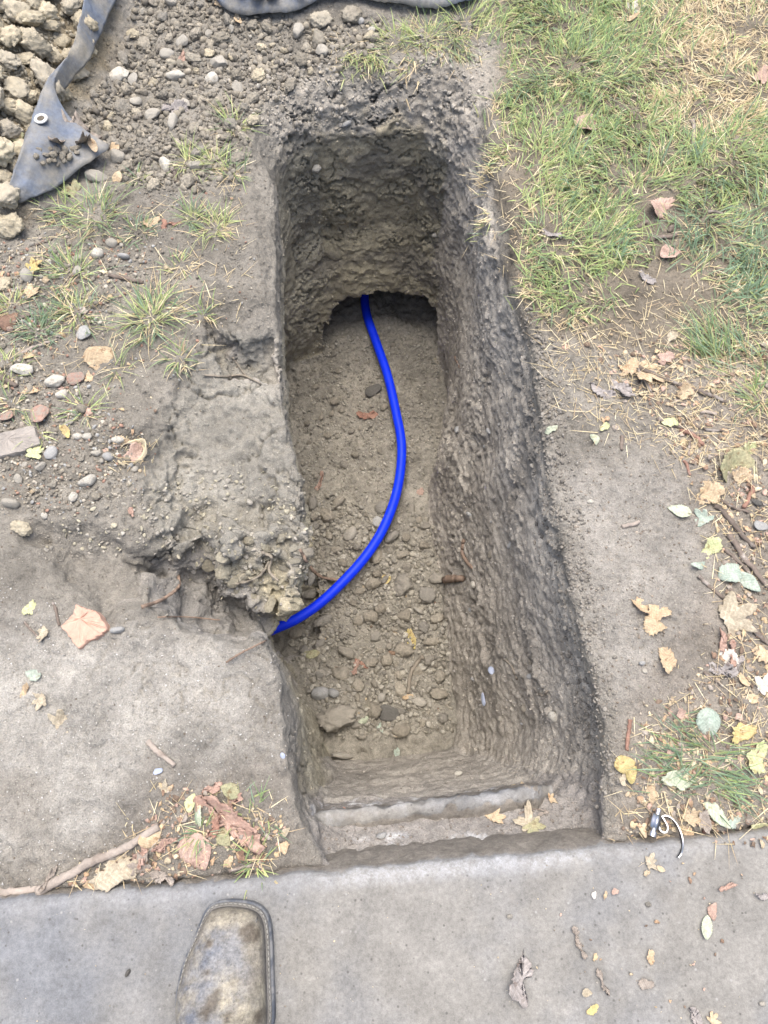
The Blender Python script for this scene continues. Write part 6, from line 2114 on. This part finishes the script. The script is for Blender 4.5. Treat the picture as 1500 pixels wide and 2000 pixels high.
G_GREEN = [(0.185, 0.270, 0.085), (0.150, 0.235, 0.095), (0.235, 0.320, 0.110), (0.130, 0.205, 0.100)]
G_BLUE = [(0.125, 0.210, 0.120), (0.155, 0.240, 0.155), (0.105, 0.175, 0.095)]
G_LIME = [(0.315, 0.375, 0.130), (0.37, 0.41, 0.165), (0.27, 0.345, 0.11)]
G_STRAW = [(0.49, 0.405, 0.235), (0.42, 0.33, 0.185), (0.56, 0.485, 0.315), (0.36, 0.27, 0.16)]


def blades(base, az, length, width, lean, col, droop=1.0):
    """curved tapering blades, 4 rows of 2 verts each"""
    n = len(base)
    rows = 5
    t = np.linspace(0, 1, rows)
    dirx, diry = np.cos(az), np.sin(az)
    V = np.zeros((n, rows, 2, 3), np.float32)
    tw = RNG.normal(size=n) * 0.7
    for k, tt in enumerate(t):
        ang = lean + droop * 0.9 * tt
        if k == 0:
            h = np.zeros(n); r = np.zeros(n)
        else:
            st = length / (rows - 1)
            h = h + np.cos(ang) * st; r = r + np.sin(ang) * st
        w = width * (1 - tt ** 1.6) * 0.5 + 0.00012
        sx, sy = -np.sin(az + tw * tt), np.cos(az + tw * tt)
        cx, cy, cz = base[:, 0] + dirx * r, base[:, 1] + diry * r, base[:, 2] + np.maximum(h, 0.0008 + 0.002 * tt)
        for s, sg in ((0, -1), (1, 1)):
            V[:, k, s, 0] = cx + sg * sx * w; V[:, k, s, 1] = cy + sg * sy * w; V[:, k, s, 2] = cz
    idx = np.arange(n * rows * 2).reshape(n, rows, 2)
    F = np.stack([idx[:, :-1, 0], idx[:, :-1, 1], idx[:, 1:, 1], idx[:, 1:, 0]], -1).reshape(-1, 4)
    C = np.repeat(col[:, None, :], rows * 2, 1).reshape(n, rows, 2, 3).copy()
    straw = np.array([0.46, 0.40, 0.23])
    f = np.array([0.55, 0.2, 0.0, 0.0, 0.05])[None, :, None, None]
    C = C * (1 - f) + straw * f
    return V.reshape(-1, 3), F, C.reshape(-1, 3)


def pick(pal, n):
    p = np.array(pal)
    c = 1.5 * p[RNG.integers(len(p), size=n)] * RNG.uniform(0.75, 1.25, size=(n, 1))
    return c * 0.84 + 0.16 * c.mean(1, keepdims=True)


def lawn():
    poly = np.array([(940, -420), (2900, -600), (2900, 900), (1900, 860), (1500, 800), (1452, 700), (1405, 640), (1370, 560), (1330, 540), (1280, 545), (1255, 600), (1180, 625), (1110, 655), (1050, 640), (1010, 590), (985, 555), (990, 500), (1010, 430), (1000, 350), (975, 300), (955, 230), (950, 190), (980, 150), (960, 100), (925, 60), (935, 20)], float)
    bare = [((1290, 425), 62, 0.85), ((1250, 560), 50, 0.8), ((1310, 470), 45, 0.8), ((1020, 350), 30, 0.6), ((1300, 545), 40, 0.8), ((1145, 246), 18, 0.6), ((1040, 120), 35, 0.3)]
    N0 = 62000 + 60000
    x_ = np.concatenate([RNG.uniform(0.1, 1.13, 62000), RNG.uniform(0.1, 2.1, 60000)]); y_ = np.concatenate([RNG.uniform(0.35, 1.98, 62000), RNG.uniform(0.35, 2.8, 60000)])
    k_ = np.ones(N0, bool); k_[62000:] = (x_[62000:] > 1.13) | (y_[62000:] > 1.98)
    x_, y_ = x_[k_], y_[k_]; N0 = len(x_)
    px_, py_, _ = project(np.stack([x_, y_, np.zeros(N0)], 1))
    sd = poly_sd(px_, py_, poly)
    w = fbm(np.stack([x_ * 9, y_ * 9, np.zeros(N0)], 1), 3)
    w2 = fbm(np.stack([x_ * 26, y_ * 26, np.ones(N0)], 1), 2)
    dens = 1 - sstep(-30, 14, sd + 22 * w + 14 * w2)
    dens *= np.clip(0.70 + 0.75 * w2 + 0.35 * w, 0.12, 1)
    # thinner towards the worn soil
    dens *= 1 - 0.45 * sstep(-120, 0, sd)
    for (c, r, k) in bare:
        dd = np.hypot(px_ - c[0], py_ - c[1]) / r + 0.3 * w
        dens *= 1 - k * (1 - sstep(0.5, 1.2, dd))
    keep = RNG.random(N0) < dens
    x_, y_, px_, py_, w, w2, sd = (a[keep] for a in (x_, y_, px_, py_, w, w2, sd))
    n = len(x_)
    base = np.array([tuple(hit_down(a, b)[0]) for a, b in zip(x_, y_)])
    base[:, 2] -= 0.001
    dry = np.clip(sstep(1200, 1420, px_ + 80 * w) * sstep(330, 180, py_ + 60 * w) * 0.85 + 0.24 + 0.25 * sstep(-70, -5, sd) + 0.25 * (w2 > 0.35), 0, 0.93)
    blue = sstep(1250, 1400, px_ + 60 * w) * sstep(330, 480, py_) + 0.5 * sstep(0.1, 0.5, w)
    u = RNG.random(n); u2 = RNG.random(n)
    col = np.where((u < dry)[:, None], pick(G_STRAW, n), np.where((u2 < blue * 0.75)[:, None], pick(G_BLUE, n), np.where((u2 < 0.78)[:, None], pick(G_GREEN, n), pick(G_LIME, n))))
    isdry = u < dry
    # neighbouring blades lean alike
    fx = fbm(np.stack([x_ * 7, y_ * 7, np.full(n, 20.0)], 1), 2); fy = fbm(np.stack([x_ * 7, y_ * 7, np.full(n, 30.0)], 1), 2)
    az = np.arctan2(fy + 0.15, fx) + RNG.normal(size=n) * 0.9
    ln = RNG.uniform(0.020, 0.055, n) * (1 + 0.45 * w + 0.3 * w2) * np.where(isdry, 0.95, 1.1)
    lean = np.where(isdry, RNG.uniform(0.7, 1.45, n), RNG.uniform(0.25, 1.15, n))
    V, F, C = blades(base, az, ln, RNG.uniform(0.0016, 0.0034, n) * np.where(isdry, 0.75, 1), lean, col, RNG.uniform(0.4, 1.2, n))
    me = mesh_np('lawn_grass', V, F, M_GRASS, C)
    tag(link('lawn_grass', me), 'patchy green and straw coloured lawn grass', 'grass', kind='stuff')


lawn()


def straw():
    Vs, Fs, Cs, off = [], [], [], 0
    zones = [([(1000, 560), (1120, 600), (1560, 520), (1560, 900), (1300, 900), (1100, 800), (1060, 700)], 1300),
             ([(1560, 700), (2000, 760), (1900, 1600), (1560, 1640)], 700),
             ([(1200, 700), (1560, 640), (1560, 1650), (1200, 1640), (1250, 1420), (1420, 1250), (1370, 1000)], 1100),
             ([(930, 250), (1040, 340), (1040, 560), (960, 560), (900, 420)], 160),
             ([(-20, 400), (480, 300), (480, 600), (380, 740), (200, 760), (-20, 760)], 520),
             ([(200, 850), (310, 850), (300, 920), (220, 920)], 60),
             ([(300, 1540), (560, 1560), (540, 1690), (80, 1740), (200, 1650)], 150),
             ([(620, 60), (960, 30), (950, 140), (640, 160)], 220)]
    bs = []
    for poly, cnt in zones:
        poly = np.array(poly, float); lo, hi = poly.min(0), poly.max(0)
        q = lo + RNG.random((cnt * 3, 2)) * (hi - lo)
        q = q[poly_sd(q[:, 0], q[:, 1], poly) < 12 * RNG.normal(size=len(q))][:cnt]
        for a in q:
            p, nn, _ = hit_px(*a)
            if nn.z > 0.35: bs.append(tuple(p))
    base = np.array(bs); n = len(base); base[:, 2] += 0.0015
    V, F, C = blades(base, RNG.uniform(0, 6.28, n), 0.008 + 0.045 * RNG.random(n) ** 2, RNG.uniform(0.0006, 0.0014, n), RNG.uniform(1.3, 1.6, n), pick(G_STRAW, n), RNG.uniform(-0.15, 0.35, n))
    me = mesh_np('straw_litter', V, F, M_GRASS, C)
    tag(link('straw_litter', me), 'dry straw and dead grass bits strewn on the soil', 'straw', kind='stuff')
    # leaf crumbs
    zones = [([(1210, 700), (1560, 640), (1560, 1650), (1210, 1640), (1250, 1420), (1430, 1250), (1390, 1000)], 1600),
             ([(1560, 700), (1950, 760), (1850, 1600), (1560, 1640)], 900),
             ([(1100, 620), (1350, 650), (1350, 860), (1180, 840)], 130),
             ([(320, 1530), (560, 1600), (530, 1690), (100, 1740), (280, 1640)], 420),
             ([(-20, 420), (330, 400), (300, 900), (-20, 1000)], 150),
             ([(600, 1050), (870, 1100), (870, 1420), (640, 1420)], 24),
             ([(900, 1690), (1520, 1660), (1520, 2050), (900, 2050)], 26)]
    Vs, Fs, Cs, off = [], [], [], 0
    palc = [(0.50, 0.39, 0.25), (0.44, 0.31, 0.205), (0.42, 0.34, 0.24), (0.54, 0.46, 0.33), (0.24, 0.165, 0.12), (0.45, 0.32, 0.26), (0.33, 0.29, 0.25), (0.20, 0.15, 0.115)]
    protos = []
    for k in range(10):
        me = leaf_mesh('tmp', random.choice(['scrap', 'scrap', 'bark', 'narrow']), LM['tan'], 900 + k, 1.0, 0.9, random.uniform(0.6, 1.1))
        v = np.array([q.co[:] for q in me.vertices]); f = []
        for q in me.polygons:
            i = list(q.vertices); f.append(i if len(i) == 4 else [i[0], i[1], i[2], i[2]])
        protos.append((v, f)); bpy.data.meshes.remove(me)
    # lighter copies of the outlines: middle and rim only
    lite = []
    for k in range(10):
        rg = np.random.default_rng(k)
        m_ = 12
        t = np.linspace(0, 2 * np.pi, m_, endpoint=False)
        r = 0.45 * (1 + 0.3 * rg.normal(size=m_) * 0.6)
        el = rg.uniform(0.35, 1.0)
        rim = np.stack([r * np.cos(t) * el, r * np.sin(t), 0.25 * np.cos(t) ** 2 * rg.uniform(-0.3, 1) + 0.05 * rg.normal(size=m_)], 1)
        v = np.vstack([[[0, 0, 0.05]], rim, rim - [0, 0, 0.05]])
        f = [(0, 1 + j, 1 + (j + 1) % m_, 1 + (j + 1) % m_) for j in range(m_)] + [(1 + j, 1 + m_ + j, 1 + m_ + (j + 1) % m_, 1 + (j + 1) % m_) for j in range(m_)]
        lite.append((v, f))
    TV, TF = [], []
    for poly, cnt in zones:
        poly = np.array(poly, float); lo, hi = poly.min(0), poly.max(0)
        q = lo + RNG.random((cnt * 3, 2)) * (hi - lo)
        q = q[poly_sd(q[:, 0], q[:, 1], poly) < 10 * RNG.normal(size=len(q))][:cnt]
        for a in q:
            p, nn, _ = hit_px(*a)
            if nn.z < 0.2: continue
            s = random.choice([5, 6, 7, 8, 9, 12, 16]) / FPX * depth_of(p)
            v, f = lite[random.randrange(10)]
            R = np.array(frame_on(soft_normal(nn), random.uniform(0, 6.28)))
            TV.append((v * s) @ R.T + np.array(p) + [0, 0, 0.002]); TF.append(np.array(f) + off)
            Cs.append(np.tile(np.array(random.choice(palc)) * random.uniform(0.75, 1.15), (len(v), 1))); off += len(v)
    V = np.vstack(TV); F = np.vstack(TF)
    # quads with a doubled corner become triangles
    tri = F[F[:, 2] == F[:, 3]][:, :3]; quad = F[F[:, 2] != F[:, 3]]
    T = np.vstack([tri, quad[:, [0, 1, 2]], quad[:, [0, 2, 3]]])
    me = mesh_np('leaf_crumbs', V, T, M_GRIT, np.vstack(Cs))
    tag(link('leaf_crumbs', me), 'crumbled bits of dry leaves and bark on the soil', 'leaf litter', kind='stuff')


straw()

TUFTS = [  # px, py, spread px, blade px, count, palette mix (green, blue, lime, straw), lean dir (photo deg or None), label
    (185, 425, 42, 62, 110, (4, 3, 1, 3), None, 'large green grass tuft below the tarpaulin corner'),
    (120, 415, 26, 46, 45, (3, 1, 2, 3), None, 'sparse yellow green tuft left of the large tuft below the tarpaulin'),
    (275, 455, 22, 40, 40, (2, 4, 0, 2), None, 'small blue green tuft near the red bark slivers'),
    (368, 318, 18, 48, 42, (2, 0, 5, 3), None, 'lime green tuft nearest the upright pale stone'),
    (418, 318, 24, 46, 50, (3, 0, 4, 3), None, 'lime green tuft near the upper left lip of the trench'),
    (462, 250, 20, 50, 60, (3, 0, 4, 4), None, 'lime green tuft at the upper left corner of the trench'),
    (455, 335, 18, 44, 36, (2, 2, 1, 4), None, 'drooping tuft on the left lip below the corner tuft'),
    (270, 350, 16, 34, 22, (3, 1, 2, 2), None, 'tiny tuft beside the orange leaf below the tarpaulin'),
    (422, 445, 26, 50, 70, (2, 0, 5, 5), None, 'yellow green tuft with dry blades on the left lip'),
    (375, 425, 18, 48, 45, (4, 2, 2, 1), None, 'upright green tuft left of the yellow green tuft on the lip'),
    (140, 535, 30, 58, 80, (4, 2, 2, 4), None, 'spreading grass tuft right of the yellow curled leaf'),
    (150, 610, 34, 52, 95, (3, 2, 3, 6), None, 'broad yellowish tuft in the middle of the left bank'),
    (75, 645, 24, 44, 85, (1, 6, 0, 1), None, 'dark blue green tuft near the dark brown leaf'),
    (295, 620, 40, 62, 150, (5, 4, 2, 5), None, 'biggest grass tuft in the middle of the left bank'),
    (355, 520, 24, 36, 40, (1, 1, 2, 6), None, 'dry straw like tuft above the slumped block'),
    (395, 615, 18, 40, 34, (3, 2, 1, 3), None, 'small tuft at the edge of the slumped block'),
    (20, 600, 26, 42, 55, (3, 1, 3, 4), None, 'yellow green tuft at the left edge of the bank'),
    (15, 715, 26, 40, 55, (3, 1, 4, 3), None, 'yellow green tuft at the left edge above the angular white stone'),
    (350, 700, 20, 46, 40, (3, 1, 2, 5), None, 'thin tuft on the worn soil below the biggest tuft', ),
    (230, 720, 16, 50, 18, (2, 1, 2, 4), None, 'few thin blades standing right of the pale tan curled leaf'),
    (165, 800, 20, 56, 26, (3, 1, 3, 4), None, 'long bent blades above the pair of white pebbles'),
    (75, 845, 14, 46, 12, (2, 0, 5, 1), None, 'few lime blades growing beside the brick fragment'),
    (20, 790, 18, 40, 26, (3, 2, 1, 3), None, 'small tuft at the left edge beside the brick chip'),
    (500, 1690, 26, 46, 34, (3, 1, 5, 4), None, 'lime green tuft in the corner between pavement and trench'),
    (495, 1600, 30, 54, 26, (4, 3, 2, 4), None, 'sparse thin blades at the lower left lip of the trench'),
    (392, 1625, 14, 46, 26, (2, 4, 1, 1), None, 'blue green blades in the lower left litter'),
    (695, 110, 26, 44, 55, (2, 0, 5, 4), -80, 'lime green tuft hanging over the far lip, leftmost there'),
    (735, 115, 24, 42, 50, (3, 0, 5, 4), -80, 'lime green tuft second from the left on the far lip'),
    (775, 75, 26, 40, 60, (4, 1, 5, 3), None, 'green tuft behind the far lip below the tarpaulin'),
    (830, 75, 34, 46, 90, (4, 1, 5, 4), None, 'dense green tuft behind the far lip near the lawn'),
    (885, 85, 34, 48, 90, (4, 2, 3, 6), -80, 'mixed green and straw tuft at the right end of the far lip'),
    (800, 130, 20, 42, 24, (1, 0, 2, 6), -90, 'straw blades hanging down the far lip'),
    (910, 45, 34, 48, 110, (4, 1, 6, 3), None, 'bright green tuft at the right end of the upper tarpaulin'),
    (1405, 690, 42, 92, 150, (6, 5, 1, 4), 130, 'big tuft with long blades leaning left below the lawn'),
    (1350, 1480, 62, 74, 110, (4, 7, 0, 1), 175, 'dark green fine bladed tuft lying flat near the pavement on the right'),
    (1410, 1520, 44, 72, 56, (3, 7, 0, 0), -15, 'dark fine blades trailing right from the flat tuft'),
    (1485, 780, 30, 56, 80, (5, 2, 2, 4), None, 'green tuft at the right edge below the lawn'),
    (955, 345, 16, 40, 34, (0, 1, 1, 7), 160, 'dry tuft hanging over the right lip, uppermost'),
    (945, 440, 14, 34, 30, (1, 1, 1, 6), 200, 'dry tuft hanging over the right lip, lower one'),
    (985, 300, 20, 44, 50, (1, 0, 4, 6), 200, 'straw tuft overhanging the right lip beside the lawn'),
]


def tuft(px_, py_, spread, blen, cnt, mix, lean_dir, label):
    p, nn, _ = hit_px(px_, py_)
    u = depth_of(p) / FPX
    cnt = int(cnt * 1.35)
    off = RNG.normal(size=(cnt, 2)) * spread * 0.58 * u
    base = np.array([tuple(hit_down(p[0] + a, p[1] + b, p[2] + 0.12)[0]) for a, b in off])
    ok = np.abs(base[:, 2] - p[2]) < 0.05
    base = base[ok]; off = off[ok]; n = len(base)
    if n < 3: base = np.tile(np.array(p), (8, 1)); off = np.zeros((8, 2)); n = 8
    az = np.arctan2(off[:, 1], off[:, 0]) + RNG.normal(size=n) * 0.7
    if lean_dir is not None: az = math.radians(lean_dir) + RNG.normal(size=n) * 0.5
    pr = np.array(mix, float) / sum(mix)
    cl = RNG.choice(4, size=n, p=pr)
    col = np.zeros((n, 3))
    for k, pal in enumerate((G_GREEN, G_BLUE, G_LIME, G_STRAW)):
        col[cl == k] = pick(pal, int((cl == k).sum()))
    dry = cl == 3
    ln = blen * u * RNG.uniform(0.55, 1.25, n) * np.where(dry, 0.9, 1)
    lean = np.where(dry, RNG.uniform(0.6, 1.5, n), RNG.uniform(0.25, 1.1, n)) + (0.25 if lean_dir is not None else 0)
    org = np.array(p)
    V, F, C = blades(base - org - np.array([0, 0, 0.002]), az, ln, RNG.uniform(0.0012, 0.0026, n), lean, col, RNG.uniform(0.3, 1.2, n))
    o = link('grass_tuft', mesh_np('grass_tuft', V, F, M_GRASS, C))
    o.location = org
    tag(o, label, 'grass tuft', 'grass tufts on bare soil')


for t in TUFTS:
    tuft(*t)

# ring of dry straw
k = np.linspace(0, 1.6 * np.pi, 26)
p, nn, _ = hit_px(262, 890)
u = depth_of(p) / FPX
V, F, off = [], [], 0
for r in range(7):
    rad = (24 + r * 1.6) * u
    pts = np.stack([rad * np.cos(k + 0.12 * r - 1.2) * 0.95, rad * np.sin(k + 0.12 * r - 1.2), 0.010 + 0.006 * np.sin(k * 2 + r) + 0.003 * r * np.cos(k)], 1)
    v, f = tube(pts[: 26 - RNG.integers(0, 9)], 0.0011, 5)
    V.append(v); F += [tuple(i + off for i in q) for q in f]; off += len(v)
o = link('straw_ring', mesh_py('straw_ring', np.vstack(V), F, simple_mat('dry_straw', (0.50, 0.43, 0.30), 0.2, 60)))
o.location = p
tag(o, 'curled ring of dry straw at the edge of the slumped block', 'straw')
